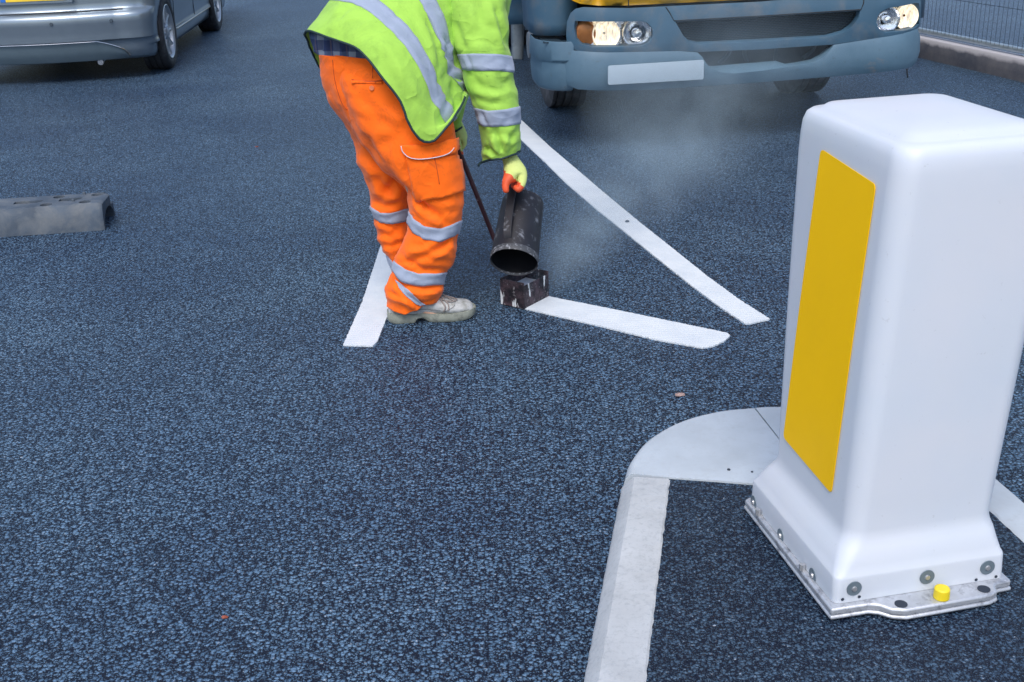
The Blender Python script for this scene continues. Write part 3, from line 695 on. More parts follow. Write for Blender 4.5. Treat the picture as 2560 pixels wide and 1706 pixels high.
# fix normals per shell outward
def tape(g, i0, i1): return band(g, i0 * 6, i1 * 6, 0.0035, 'reflective_band', M['refl'], tr)
tape(gR, 8, 9); tape(gR, 12, 13); tape(gL, 9, 10); tape(gL, 13, 14)
tb = bvh_of(tr)
def patch(outline, off, name, m, parent, bv, step=7, thick=0.002):
    """flat piece of fabric sewn on: outline px -> grid on the surface below it"""
    us = [p[0] for p in outline]; vs_ = [p[1] for p in outline]
    P = []
    for i in range(len(outline)):
        a = Vector(outline[i]); b = Vector(outline[(i + 1) % len(outline)]); k = max(1, int((b - a).length / step))
        for j in range(k): P.append(a.lerp(b, j / k))
    inner = []
    def inside(q):
        c = False; j = len(P) - 1
        for i in range(len(P)):
            if (P[i].y > q.y) != (P[j].y > q.y) and q.x < (P[j].x - P[i].x) * (q.y - P[i].y) / (P[j].y - P[i].y + 1e-12) + P[i].x: c = not c
            j = i
        return c
    u = min(us)
    while u < max(us):
        v = min(vs_)
        while v < max(vs_):
            q = Vector((u, v))
            if inside(q) and min((q - p).length for p in P) > step * 0.6: inner.append(q)
            v += step
        u += step
    from mathutils.geometry import delaunay_2d_cdt
    n = len(P); vv, ee, ff, *_ = delaunay_2d_cdt(P + inner, [(i, (i + 1) % n) for i in range(n)], [], 1, 1e-4)
    bm = bmesh.new(); VV = []
    for q in vv:
        h = shell_hit(q.x, q.y, off, bv); VV.append(bm.verts.new(h) if h is not None else None)
    for f in ff:
        if all(VV[i] is not None for i in f):
            try: bm.faces.new([VV[i] for i in f])
            except ValueError: pass
    for v in [v for v in bm.verts if not v.link_faces]: bm.verts.remove(v)
    for _ in range(2): bmesh.ops.smooth_vert(bm, verts=[v for v in bm.verts if not v.is_boundary], factor=0.5, use_axis_x=True, use_axis_y=True, use_axis_z=True)
    o = bmo(name, bm, m, parent, smooth='all'); s = o.modifiers.new('s', 'SOLIDIFY'); s.thickness = thick; s.offset = 0; return o
def line_on(pts, r, name, m, parent, bv, off=0.003, k=4, flat=1.0):
    P = [Vector((p[0], p[1], 0)) for p in pts]; Q = catmull(P, k) if k else P
    H = [shell_hit(q.x, q.y, off, bv) for q in Q]; H = [h for h in H if h is not None]
    H2 = [H[0]] + [(H[i - 1] + H[i] * 2 + H[i + 1]) / 4 for i in range(1, len(H) - 1)] + [H[-1]]
    bm = bmesh.new(); tube(bm, H2, r, 6, flat=flat); return bmo(name, bm, m, parent, smooth='all')
patch([(989, 699), (1003, 709), (1025, 729), (1050, 751), (1069, 765), (1060, 770), (1040, 762), (1015, 743), (997, 722)], 0.004, 'reflective_band', M['refl'], tr, tb, 4)
cp = patch([(1016, 392), (1050, 400), (1085, 396), (1145, 385), (1155, 440), (1157, 477), (1110, 493), (1040, 503), (1028, 450)], 0.008, 'cargo_pocket', M['orange'], tr, tb, thick=0.006)
cb = bvh_of(cp)
fl = patch([(1003, 360), (1060, 366), (1135, 345), (1138, 372), (1130, 383), (1100, 393), (1055, 399), (1020, 394), (1008, 380)], 0.017, 'pocket_flap', M['orange'], tr, tb, thick=0.004)
fb_ = bvh_of(fl)
line_on([(1003, 362), (1006, 378), (1015, 391), (1035, 398), (1060, 398), (1095, 393), (1122, 384), (1134, 370)], 0.0016, 'flap_piping', M['silverpipe'], tr, fb_, 0.003)
line_on([(1086, 397), (1092, 425), (1098, 460)], 0.0013, 'pocket_seam', M['orange_seam'], tr, cb, 0.0035)
line_on([(832, 150), (835, 185), (842, 220), (855, 258), (868, 275)], 0.0013, 'seat_seam', M['orange_seam'], tr, tb, 0.001)
line_on([(932, 158), (932, 196)], 0.0013, 'dart_seam', M['orange_seam'], tr, tb, 0.001)
line_on([(880, 200), (915, 204), (958, 202)], 0.002, 'back_pocket_welt', M['orange_seam'], tr, tb, 0.001)
patch([(880, 202), (957, 205), (956, 211), (880, 209)], 0.004, 'back_pocket', M['orange'], tr, tb, 4)
h = shell_hit(930, 221, 0.003, tb); bm = bmesh.new(); cyl(bm, h, h + (CC - h).normalized() * 0.004, 0.0085, 0.008, n=20); bmo('button', bm, M['silverpipe'] if 0 else simple('orange_button', (0.85, 0.22, 0.08), 0.4), tr)

# --- plaid shirt showing at the small of the back
SR = [([(772, 70), (850, 80), (930, 95), (1030, 110), (1110, 60)], (4.2, 4.16), 0.10),
      ([(775, 95), (830, 112), (900, 120), (990, 128), (1100, 110)], (4.2, 4.15), 0.115),
      ([(782, 118), (830, 134), (900, 142), (990, 148), (1098, 130)], (4.19, 4.14), 0.118),
      ([(792, 136), (830, 149), (890, 158), (960, 160), (1092, 145)], (4.18, 4.13), 0.115)]
cr_S = [([(806, 92), (802, 118), (798, 136)], 0.010, 5), ([(828, 100), (826, 130), (828, 150)], 0.012, 5), ([(868, 115), (864, 140), (862, 156)], 0.012, 5), ([(905, 125), (898, 145), (900, 158)], 0.008, 5)]
gS = wrinkle(loft(SR, 60, 6), 0.003, cr_S, 2.2, (12, 12), 60)
shell_obj('shirt', gS, M['shirt'], person)

# --- jacket body
hem = [(761, 86), (766, 79), (778, 80), (800, 87), (828, 97), (858, 107), (883, 116), (905, 130), (926, 154), (954, 192), (981, 225), (1000, 252), (1011, 277), (1017, 299), (1031, 326), (1047, 347), (1066, 358), (1088, 351), (1107, 329), (1132, 299), (1151, 269), (1163, 241)]
hem_far = [(761, 86), (778, 125), (796, 166), (860, 215), (960, 250), (1060, 270), (1130, 265), (1163, 241)]
mid1 = [(788, 48), (830, 52), (868, 62), (905, 78), (938, 102), (968, 135), (996, 172), (1022, 212), (1045, 250), (1068, 292), (1090, 318), (1112, 308), (1140, 275), (1165, 238)]
bA0 = [(822, 0), (845, 3), (860, 7), (880, 9), (903, 17), (927, 32), (955, 54), (983, 79), (1011, 112), (1035, 148), (1053, 181), (1072, 225), (1080, 258), (1099, 285), (1113, 312), (1136, 290), (1155, 260), (1167, 236)]
bA1 = [(868, -52), (905, -35), (948, 0), (964, 13), (992, 39), (1020, 67), (1043, 99), (1062, 135), (1077, 165), (1096, 208), (1107, 241), (1127, 269), (1135, 293), (1152, 265), (1168, 232)]
bB0 = [(950, -115), (1000, -60), (1045, 0), (1062, 26), (1082, 58), (1095, 88), (1105, 112), (1112, 142), (1119, 174), (1120, 190), (1135, 203), (1151, 219), (1166, 238)]
bB1 = [(1000, -160), (1050, -80), (1088, 0), (1105, 32), (1118, 62), (1122, 90), (1131, 116), (1129, 146), (1132, 168), (1149, 175), (1160, 192), (1170, 219)]
sh0 = [(1080, -220), (1120, -120), (1145, -40), (1155, 20), (1165, 80), (1175, 130), (1185, 170)]
sh1 = [(1190, -240), (1200, -150), (1215, -90), (1235, -20), (1245, 40), (1255, 90)]
sh2 = [(1262, -215), (1268, -180), (1280, -150), (1300, -125)]
JR = [(hem, (4.19, 4.09), 0.27, hem_far), (mid1, (4.20, 4.10), 0.27), (bA0, (4.23, 4.13), 0.25), (bA1, (4.27, 4.17), 0.22), (bB0, (4.33, 4.22), 0.20), (bB1, (4.37, 4.26), 0.185), (sh0, (4.44, 4.34), 0.18), (sh1, (4.5, 4.42), 0.17), (sh2, (4.50, 4.46), 0.06)]
cr_J = [([(1060, 30), (1085, 80), (1100, 130), (1108, 180)], 0.014, 10), ([(1105, 90), (1122, 110), (1118, 140), (1128, 160)], 0.010, 5), ([(1100, 130), (1115, 120), (1128, 112)], 0.007, 4),
        ([(1062, 190), (1080, 180), (1098, 165)], 0.005, 4), ([(1080, 258), (1095, 245), (1107, 232)], 0.006, 4), ([(1075, 225), (1090, 210), (1098, 200)], 0.005, 4), ([(1118, 186), (1140, 195), (1165, 200)], 0.008, 5),
        ([(1000, 90), (1040, 180), (1060, 250)], 0.004, 12), ([(880, 60), (930, 100), (980, 190), (1010, 250)], 0.004, 16), ([(1096, 208), (1112, 190), (1122, 176)], 0.008, 6), ([(1010, 20), (1050, 70), (1080, 130)], 0.006, 9),
        ([(1130, 230), (1110, 260), (1100, 300)], 0.008, 7), ([(860, 15), (850, 60), (835, 92)], 0.006, 8)]
gJ = wrinkle(loft(JR, 60, 7), 0.007, cr_J, 7.7, (6, 10), 60)
jk = shell_obj('jacket', gJ, M['lime'], person, 0.003)
band(gJ, 14, 21, 0.003, 'reflective_band', M['refl'], jk)
band(gJ, 28, 35, 0.003, 'reflective_band', M['refl'], jk)
bm = bmesh.new(); row = gJ[0]; tube(bm, row + [row[0]], 0.0042, 8, caps=False); bmo('hem_piping', bm, M['piping'], jk, smooth='all')
jb = bvh_of(jk)

# --- sleeves
SL = [([(1135, -160), (1180, -130), (1230, -140), (1262, -150)], (4.32, 4.30), 0.08),
      ([(1110, -80), (1160, -50), (1220, -50), (1270, -70)], (4.26, 4.24), 0.10),
      ([(1115, 0), (1160, 20), (1220, 18), (1267, 0)], (4.22, 4.20), 0.10),
      ([(1124, 68), (1170, 84), (1225, 82), (1271, 62)], (4.20, 4.18), 0.10),
      ([(1136, 118), (1180, 126), (1230, 126), (1271, 112)], (4.18, 4.17), 0.098),
      ([(1143, 136), (1184, 134), (1247, 136), (1277, 141)], (4.17, 4.17), 0.096),
      ([(1154, 174), (1192, 178), (1247, 177), (1284, 183)], (4.16, 4.16), 0.094),
      ([(1170, 228), (1205, 236), (1250, 234), (1289, 222)], (4.15, 4.15), 0.09),
      ([(1184, 268), (1220, 277), (1261, 274), (1299, 266)], (4.14, 4.14), 0.086),
      ([(1193, 309), (1217, 317), (1261, 317), (1299, 310)], (4.14, 4.14), 0.082),
      ([(1200, 350), (1230, 362), (1265, 360), (1303, 350)], (4.14, 4.14), 0.078),
      ([(1203, 380), (1230, 388), (1262, 385), (1302, 368)], (4.14, 4.14), 0.072),
      ([(1204, 406), (1230, 399), (1253, 398), (1273, 392), (1291, 386), (1300, 379)], (4.14, 4.14), 0.065)]
cr_A = [([(1235, 5), (1248, 50), (1262, 95), (1270, 125)], 0.010, 7), ([(1195, 5), (1200, 50), (1195, 100)], 0.006, 10), ([(1175, 190), (1200, 215), (1240, 225), (1280, 215)], 0.008, 9), ([(1284, 190), (1262, 205), (1240, 200)], 0.007, 6),
        ([(1205, 372), (1225, 375), (1245, 390)], 0.012, 6), ([(1240, 330), (1250, 360), (1256, 388)], 0.012, 7), ([(1168, 135), (1175, 155), (1182, 176)], 0.006, 4), ([(1205, 280), (1212, 300), (1222, 314)], 0.008, 4),
        ([(1215, 340), (1250, 335), (1290, 345)], 0.006, 8), ([(1180, 240), (1215, 255), (1260, 262)], 0.006, 8), ([(1130, 40), (1150, 90), (1165, 130)], 0.006, 8), ([(1300, 318), (1280, 340), (1275, 365)], 0.007, 6)]
gA = wrinkle(loft(SL, 40, 6), 0.006, cr_A, 3.3, (9, 14), 40)
sv = shell_obj('sleeve', gA, M['lime'], person, 0.003)
band(gA, 30, 36, 0.003, 'reflective_band', M['refl'], sv); band(gA, 48, 54, 0.003, 'reflective_band', M['refl'], sv)
bm = bmesh.new(); row = gA[-1]; tube(bm, row + [row[0]], 0.0042, 8, caps=False)
tube(bm, [row[0], W(1200, 408, 4.13), W(1196, 415, 4.12)], 0.0045, 8); bmo('cuff_piping', bm, M['piping'], sv, smooth='all')
S2 = [([(1200, -190), (1240, -160), (1300, -180)], (4.60, 4.60), 0.08), ([(1190, -60), (1230, -40), (1290, -60)], (4.62, 4.62), 0.085), ([(1165, 80), (1200, 100), (1255, 90)], (4.62, 4.62), 0.08),
      ([(1140, 180), (1165, 200), (1200, 190)], (4.55, 4.55), 0.07), ([(1112, 265), (1140, 280), (1165, 260)], (4.44, 4.44), 0.055), ([(1116, 300), (1138, 311), (1156, 297)], (4.41, 4.41), 0.048), ([(1126, 329), (1140, 328), (1155, 318)], (4.40, 4.40), 0.042)]
gB = wrinkle(loft(S2, 24, 6), 0.004, (), 5.5, (10, 10), 24)
sv2 = shell_obj('sleeve', gB, M['lime'], person, 0.003)
bm = bmesh.new(); row = gB[-1]; tube(bm, row + [row[0]], 0.004, 8, caps=False); bmo('cuff_piping', bm, M['piping'], sv2, smooth='all')

# --- gloves: knitted back, orange dipped fingers
def glove(name, chains, mats_split, parent):
    V = []; E = []
    for ch in chains:
        base = len(V)
        for i, (p, r) in enumerate(ch):
            V.append((p, r))
            if i: E.append((base + i - 1, base + i))
    return V, E
def hand(wr, palm, fingers, thumb, nm_, orange_test, extra=None):
    V = [(palm, (0.037, 0.033)), (wr, (0.029, 0.027)), (wr + (wr - palm).normalized() * 0.05, (0.031, 0.029))]; E = [(0, 1), (1, 2)]
    for f in fingers + [thumb] + ([extra] if extra else []):
        prev = 0
        for p, r in f:
            V.append((p, (r, r))); E.append((prev, len(V) - 1)); prev = len(V) - 1
    me = skin_mesh(nm_, V, E, None)
    o = link(nm_, me, [M['glove'], M['latex']], person, smooth='all')
    for p in me.polygons:
        c = pm_person @ p.center
        p.material_index = 1 if orange_test(c) else 0
    return o
pm_person = Matrix.Translation(person.location)
r_ = 0.0115
fR = []
for i in range(4):
    # knuckles run away from the camera along the strap handle; each finger folds down round it
    du, dy = -i * 3.0, i * 0.021
    k = W(1306 + du, 442 - i * 3, 4.085 + dy); a = W(1305 + du, 463 - i * 3, 4.065 + dy); b = W(1297 + du, 478 - i * 3, 4.055 + dy); c = W(1286 + du, 468 - i * 2, 4.065 + dy)
    fR.append([(k, 0.0205), (a, 0.0170), (b, 0.0145), (c, (0.0125, 0.013, 0.0125, 0.0115)[i])])
def orR(c):
    u, v = proj(c); return (v - 420) > (u - 1255) * 0.86 + 4 * noise.noise(c * 300)
rg = hand(W(1278, 404, 4.14), W(1290, 430, 4.12), fR, [(W(1276, 443, 4.080), 0.027), (W(1264, 455, 4.065), 0.0165), (W(1263, 472, 4.055), 0.0135), (W(1268, 484, 4.055), 0.011)], 'glove', orR, None)
fL = []
for i in range(4):
    dy = i * 0.016
    k = W(1160, 350 - i * 2, 4.37 + dy); a = W(1161, 364 - i, 4.36 + dy); b = W(1152, 374 - i, 4.355 + dy); c = W(1143, 370 - i, 4.36 + dy)
    fL.append([(k, 0.012), (a, 0.0115), (b, 0.010), (c, 0.0095)])
def orL(c):
    u, v = proj(c); return v > 380 + 3 * noise.noise(c * 300) or (u < 1150 and v > 362)
lg = hand(W(1143, 322, 4.40), W(1151, 340, 4.39), fL, [(W(1144, 352, 4.36), 0.013), (W(1148, 372, 4.35), 0.012), (W(1155, 390, 4.345), 0.010)], 'glove', orL)

# --- shoes
def shoe(o, ang, parent, full=True):
    Mx = Matrix.Translation(o) @ Matrix.Rotation(ang, 4, 'Z')
    # sections along the foot: x, z_low, z_top, half width, y shift
    UP = [(0.0, 0.030, 0.062, 0.018, 0), (0.008, 0.024, 0.078, 0.028, 0), (0.03, 0.022, 0.088, 0.034, 0), (0.07, 0.022, 0.090, 0.036, 0), (0.105, 0.022, 0.098, 0.038, 0), (0.135, 0.022, 0.108, 0.040, 0.0), (0.160, 0.022, 0.100, 0.043, 0.002),
          (0.19, 0.022, 0.086, 0.047, 0.003), (0.22, 0.022, 0.073, 0.050, 0.004), (0.255, 0.022, 0.066, 0.049, 0.004), (0.285, 0.022, 0.062, 0.044, 0.003), (0.303, 0.022, 0.052, 0.032, 0.001), (0.312, 0.026, 0.036, 0.014, 0)]
    g = []
    for x, z0, z1, hw, ys in UP:
        row = []
        for k in range(28):
            t = 2 * PI * k / 28; ct, st = math.cos(t), math.sin(t)
            cy = math.copysign(abs(ct) ** 0.75, ct) * hw; cz = st
            zz = (z0 + z1) / 2 + math.copysign(abs(cz) ** 0.8, cz) * (z1 - z0) / 2
            if cz > 0: cy *= 1 - 0.42 * cz * min(1, (z1 - 0.03) / 0.06)
            row.append(Mx @ Vector((x, cy + ys, zz)))
        g.append(row)
    cols = [catmull([g[i][j] for i in range(len(g))], 4) for j in range(28)]; g = [[cols[j][i] for j in range(28)] for i in range(len(cols[0]))]
    bm = bmesh.new(); V = grid_mesh(bm, g); bm.faces.new(V[0]); bm.faces.new(V[-1][::-1])
    s = bmo('shoe', bm, M['shoe'], parent, smooth='all')
    # sole: rises under the arch and at the toe
    SO = [(-0.006, 0.014, 0.040, 0.020), (0.006, 0.004, 0.042, 0.032), (0.03, 0.0, 0.038, 0.038), (0.07, 0.0, 0.034, 0.040), (0.092, 0.001, 0.033, 0.040), (0.104, 0.014, 0.034, 0.040), (0.125, 0.016, 0.036, 0.041), (0.145, 0.004, 0.034, 0.045), (0.17, 0.0, 0.032, 0.049),
          (0.22, 0.0, 0.031, 0.054), (0.26, 0.001, 0.033, 0.053), (0.29, 0.006, 0.037, 0.046), (0.309, 0.014, 0.040, 0.032), (0.319, 0.022, 0.038, 0.014)]
    g = []
    for x, z0, z1, hw in SO:
        row = []
        for (a, b) in ((-0.9, 0), (-1, 0.25), (-1.0, 0.6), (-0.96, 1), (0.96, 1), (1.0, 0.6), (1, 0.25), (0.9, 0)):
            row.append(Mx @ Vector((x, a * hw + 0.002, z0 + (z1 - z0) * b)))
        g.append(row)
    cols = [catmull([g[i][j] for i in range(len(g))], 3) for j in range(8)]; g = [[cols[j][i] for j in range(8)] for i in range(len(cols[0]))]
    bm = bmesh.new(); V = grid_mesh(bm, g); bm.faces.new(V[0]); bm.faces.new(V[-1][::-1]); bmo('sole', bm, M['sole'], s)
    if full:
        T = lambda x, y, z: Mx @ Vector((x, y, z))
        bv = bvh_of(s)
        def on(x, y, z, off=0.002):
            p, n_, *_ = bv.find_nearest(T(x, y, z)); c = T(x, 0, 0.05)
            if n_.dot(p - c) < 0: n_ = -n_
            return p + n_ * off
        bm = bmesh.new()
        for y0, pts in ((0, [(0.155, 0.024, 0.10), (0.165, 0.0, 0.11), (0.178, -0.028, 0.095), (0.188, -0.040, 0.07), (0.186, -0.048, 0.045)]),
                        (1, [(0.140, 0.02, 0.11), (0.155, -0.01, 0.11), (0.166, -0.034, 0.085), (0.175, -0.046, 0.06), (0.168, -0.050, 0.042)]),
                        (2, [(0.168, -0.022, 0.10), (0.190, 0.0, 0.10), (0.205, 0.02, 0.09)]), (3, [(0.175, 0.024, 0.10), (0.195, 0.0, 0.095), (0.212, -0.022, 0.08)]),
                        (4, [(0.150, 0.0, 0.125), (0.160, -0.03, 0.105), (0.200, -0.030, 0.085), (0.222, -0.006, 0.085), (0.205, 0.015, 0.105), (0.16, 0.012, 0.122)])):
            tube(bm, [on(p[0] + 0.032, p[1], p[2], 0.004) for p in pts], 0.0027, 6, smooth_k=5)
        bmo('laces', bm, M['lace'], s, smooth='all')
        bm = bmesh.new()
        for pts in ([(0.235, 0.03, 0.08), (0.245, -0.01, 0.08), (0.240, -0.040, 0.06), (0.215, -0.055, 0.045), (0.19, -0.055, 0.032)],
                    [(0.095, -0.05, 0.04), (0.115, -0.05, 0.052), (0.15, -0.05, 0.048), (0.19, -0.055, 0.044)], [(0.07, -0.04, 0.085), (0.085, -0.045, 0.055), (0.095, -0.05, 0.04)], [(0.078, -0.04, 0.085), (0.092, -0.045, 0.055), (0.102, -0.05, 0.042)],
                    [(0.03, -0.04, 0.065), (0.045, -0.045, 0.05), (0.06, -0.045, 0.035)], [(0.02, -0.04, 0.06), (0.033, -0.045, 0.045), (0.045, -0.045, 0.035)]):
            tube(bm, [on(*p, 0.0002) for p in pts], 0.0013, 5, smooth_k=6)
        bmo('stitching', bm, M['seam'], s, smooth='all')
    return s
shoe(Vector((-0.447, 3.985, 0.0)), rad(4), person)
shoe(Vector((-0.405, 4.07, 0.0)), rad(93), person, False)

# ------------------------------------------------------------ pouring can
cm = W(1285, 656, 4.02); ct = W(1308, 500, 4.235)
ax = (cm - ct).normalized(); Lc = (cm - ct).length
q = ax.to_track_quat('Z', 'Y').to_matrix().to_4x4(); Mc = Matrix.Translation(ct) @ q
pc = empty('pouring_can', ct, 'sooty black metal can being tipped over the small steel box', 'can')
pc.rotation_euler = (0, 0, 0)
R0, R1 = 0.079, 0.088
prof = [(0.0, -0.004), (R0 * 0.55, -0.004), (R0 * 0.62, 0.006), (R0 * 0.94, 0.006), (R0, 0.016)] + [(lerp(R0, R1, i / 8), 0.016 + (Lc - 0.02) * i / 8) for i in range(1, 9)]
bm = bmesh.new(); lathe(bm, prof, Mc, 64)
for v in bm.verts: v.co += (v.co - ct).normalized() * noise.noise(v.co * 14) * 0.003
bmo('can_body', bm, M['steel_dark'], pc)
bm = bmesh.new(); lathe(bm, [(R1 * 0.97, Lc - 0.006), (R1 * 0.95, Lc * 0.6), (R0 * 0.93, Lc * 0.25), (0.0005, Lc * 0.22)], Mc, 64); bmo('can_inside', bm, M['steel_inside'], pc)
bm = bmesh.new(); lathe(bm, [(R1 * 0.965, Lc - 0.008), (R1 * 1.0, Lc + 0.001), (R1 * 1.02, Lc - 0.003), (R1 * 1.015, Lc - 0.022), (R1 * 0.995, Lc - 0.025)], Mc, 64); bmo('can_rim', bm, M['steel_rim'], pc)
# strap handle on the camera side of the can
side = (CC - ct); side -= ax * side.dot(ax); side.normalize(); cr = ax.cross(side).normalized()
side = (side * math.cos(rad(24)) + cr * math.sin(rad(24)) * (1 if cr.dot(rt) < 0 else -1)).normalized(); cr = ax.cross(side).normalized()
pth = [(0.0, R0 * 0.6), (-0.010, R0 * 0.8), (-0.008, R0 + 0.016), (0.03, R0 + 0.03), (0.10, R0 + 0.03), (0.17, R0 + 0.026), (0.215, R0 + 0.016), (0.235, R0 + 0.002)]
Pp = catmull([Vector((x, y, 0)) for x, y in pth], 6); bm = bmesh.new(); g = []
for i, p in enumerate(Pp):
    t = (Pp[min(i + 1, len(Pp) - 1)] - Pp[max(i - 1, 0)]).normalized(); nn = Vector((-t.y, t.x, 0))
    g.append([ct + ax * (p.x + nn.x * a) + side * (p.y + nn.y * a) + cr * b for a, b in ((0.003, -0.0155), (0.003, 0.0155), (-0.003, 0.0155), (-0.003, -0.0155))])
V = grid_mesh(bm, g); bm.faces.new(V[0]); bm.faces.new(V[-1][::-1]); bmo('strap_handle', bm, M['steel_dark'], pc, bev=0.001)

# ------------------------------------------------------------ screed box and its rod
bl, bn, br = G(1252, 763), G(1311, 776), G(1370, 743)
ea = (bl - bn).normalized(); eb = (br - bn).normalized(); eb = (eb - ea * eb.dot(ea)).normalized(); la = (bl - bn).length; lb = (br - bn).length
bn.z = 0.004
sb = empty('marking_box', bn, 'small rusty open steel box streaked with white paint at the end of the fresh line', 'box')
BH = 0.102
def BP(a, b, z): return bn + ea * a + eb * b + Vector((0, 0, z))
bm = bmesh.new(); th = 0.004
for (a0, a1, b0, b1) in ((0, la, 0, th), (0, la, lb - th, lb), (0, th, th + 0.0005, lb - th - 0.0005), (la - th, la, th + 0.0005, lb - th - 0.0005)):
    poly_extrude(bm, [BP(a0, b0, 0), BP(a1, b0, 0), BP(a1, b1, 0), BP(a0, b1, 0)], (0, 0, BH - (0.012 if a0 == 0 and a1 == th else 0)))
bmo('box_walls', bm, M['box'], sb, bev=0.0012)
bm = bmesh.new(); poly_extrude(bm, [BP(th, th, 0.055), BP(la - th, th, 0.055), BP(la - th, lb - th, 0.055), BP(th, lb - th, 0.055)], (0, 0, 0.004)); bmo('molten_paint', bm, M['paint'], sb)
bm = bmesh.new(); tube(bm, [BP(la * 0.8, lb + 0.004, BH * 0.5), BP(la * 0.85, lb + 0.03, BH * 0.8), W(1268, 672, 4.28), W(1236, 598, 4.335), W(1196, 498, 4.34), W(1153, 390, 4.345), W(1128, 328, 4.35)], 0.0095, 12, smooth_k=4); bmo('rod', bm, M['rod'], sb)

# ------------------------------------------------------------ rubber barrier block
o = G(250, 577); o2 = G(0, 594); bx = (o - o2); bx.z = 0; bx.normalize(); by = Vector((-bx.y, bx.x, 0))
rb = empty('rubber_block', o2, 'long dusty grey rubber block with slots and holes on top lying on the road', 'road block')
BHt = 0.126; BWd = 0.275; xl, xr = -0.9, (o - o2).length + 0.022
def RP(x, y, z): return o2 + bx * x + by * y + Vector((0, 0, z))
bm = bmesh.new()
# end profile: trapezoid with chamfers, walls hollow below, a notch at the end
prof = [(0.0, 0.0), (0.006, 0.07), (0.016, 0.102), (0.032, BHt), (BWd - 0.032, BHt), (BWd - 0.012, 0.10), (BWd, 0.0)]
g = []
xs = [xl + (xr - 0.02 - xl) * i / 60 for i in range(61)] + [xr - 0.012, xr - 0.004, xr]
for x in xs:
    e = max(0, (x - (xr - 0.02)) / 0.02); row = []
    for (y, z) in prof:
        row.append(RP(x, y + (BWd / 2 - y) * 0.05 * e * e, z * (1 - 0.06 * e * e) + noise.noise(Vector((x * 5, y * 20, z * 20))) * 0.002))
    g.append(row)
V = grid_mesh(bm, g, wrap=True); bm.faces.new(V[0]); bm.faces.new(V[-1][::-1])
blk = bmo('block_body', bm, M['rubber_block'], rb, bev=0.006)
def recess(pts, z, depth, name='slot'):
    bm = bmesh.new(); P = [RP(x, y, z + 0.0012) for x, y in pts]; n = len(P); top = [bm.verts.new(p) for p in P]
    c = sum(P, Vector()) / n; bot = [bm.verts.new(c + (p - c) * 0.86 - Vector((0, 0, depth))) for p in P]
    for i in range(n): bm.faces.new((top[i], top[(i + 1) % n], bot[(i + 1) % n], bot[i]))
    bm.faces.new(bot); return bm
# real cuts by boolean, done once on the mesh
def cutter(pts, z0, z1):
    bm = bmesh.new(); poly_extrude(bm, [RP(x, y, z0) for x, y in pts], (0, 0, z1 - z0)); bmesh.ops.recalc_face_normals(bm, faces=bm.faces[:]); return bm
def circ(cx, cy, rx, ry, n=16): return [(cx + rx * math.cos(2 * PI * k / n), cy + ry * math.sin(2 * PI * k / n)) for k in range(n)]
cutters = []
def addc(pts, z0, z1): cutters.append(cutter(pts, z0, z1))
def rbx(u, v):
    p = G(u, v, BHt) - o2; return p.dot(bx), p.dot(by)
xe = xr
for cx in (xe - 0.085, xe - 0.265): 
    addc(circ(cx, 0.070, 0.028, 0.027), BHt - 0.05, 0.3); addc(circ(cx + 0.03, 0.205, 0.028, 0.027), BHt - 0.05, 0.3)
for x0, x1 in ((xe - 0.22, xe - 0.115), (xe - 0.43, xe - 0.30)):
    addc([(x0, 0.115), (x1 - 0.02, 0.115), (x1, 0.14), (x1, 0.165), (x0, 0.165)], BHt - 0.085, 0.3)
addc([(xe - 0.035, BWd - 0.055), (xe + 0.05, BWd - 0.075), (xe + 0.05, BWd - 0.01), (xe - 0.02, BWd - 0.01)], 0.07, 0.3)   # corner pocket
# arch notch through the end wall
nb = bmesh.new(); ar = [RP(xe + 0.05, BWd / 2 + 0.113 * math.cos(t), 0.080 * math.sin(t)) for t in [PI * k / 14 for k in range(15)]] + [RP(xe + 0.05, BWd / 2 - 0.113, -0.02), RP(xe + 0.05, BWd / 2 + 0.113, -0.02)]
poly_extrude(nb, ar, -bx * 0.30)
blk.modifiers.clear(); cutters.insert(0, nb)
for cm_ in cutters:
    bmesh.ops.recalc_face_normals(cm_, faces=cm_.faces[:]); me = D.meshes.new('cut'); cm_.to_mesh(me); cm_.free(); co_ = D.objects.new('cut', me); COL.objects.link(co_)
    bo_ = blk.modifiers.new('b', 'BOOLEAN'); bo_.object = co_; bo_.operation = 'DIFFERENCE'; bo_.solver = 'EXACT'
    bpy.context.view_layer.update(); dg = bpy.context.evaluated_depsgraph_get(); nm = D.meshes.new_from_object(blk.evaluated_get(dg)); blk.modifiers.clear()
    if len(nm.polygons) > 50: blk.data = nm
    D.objects.remove(co_)
bv_ = blk.modifiers.new('bv', 'BEVEL'); bv_.width = 0.005; bv_.segments = 2; bv_.limit_method = 'ANGLE'; bv_.angle_limit = rad(40)
try: blk.data.set_sharp_from_angle(angle=rad(40))
except Exception: pass
for (x, y) in ((xe - 0.145, 0.098), (xe - 0.120, 0.225)):
    bm = bmesh.new(); cyl(bm, RP(x, y, BHt - 0.002), RP(x, y, BHt + 0.012), 0.0075, 0.007, n=16); bmo('knob', bm, M['rubber_block'], rb, bev=0.002)

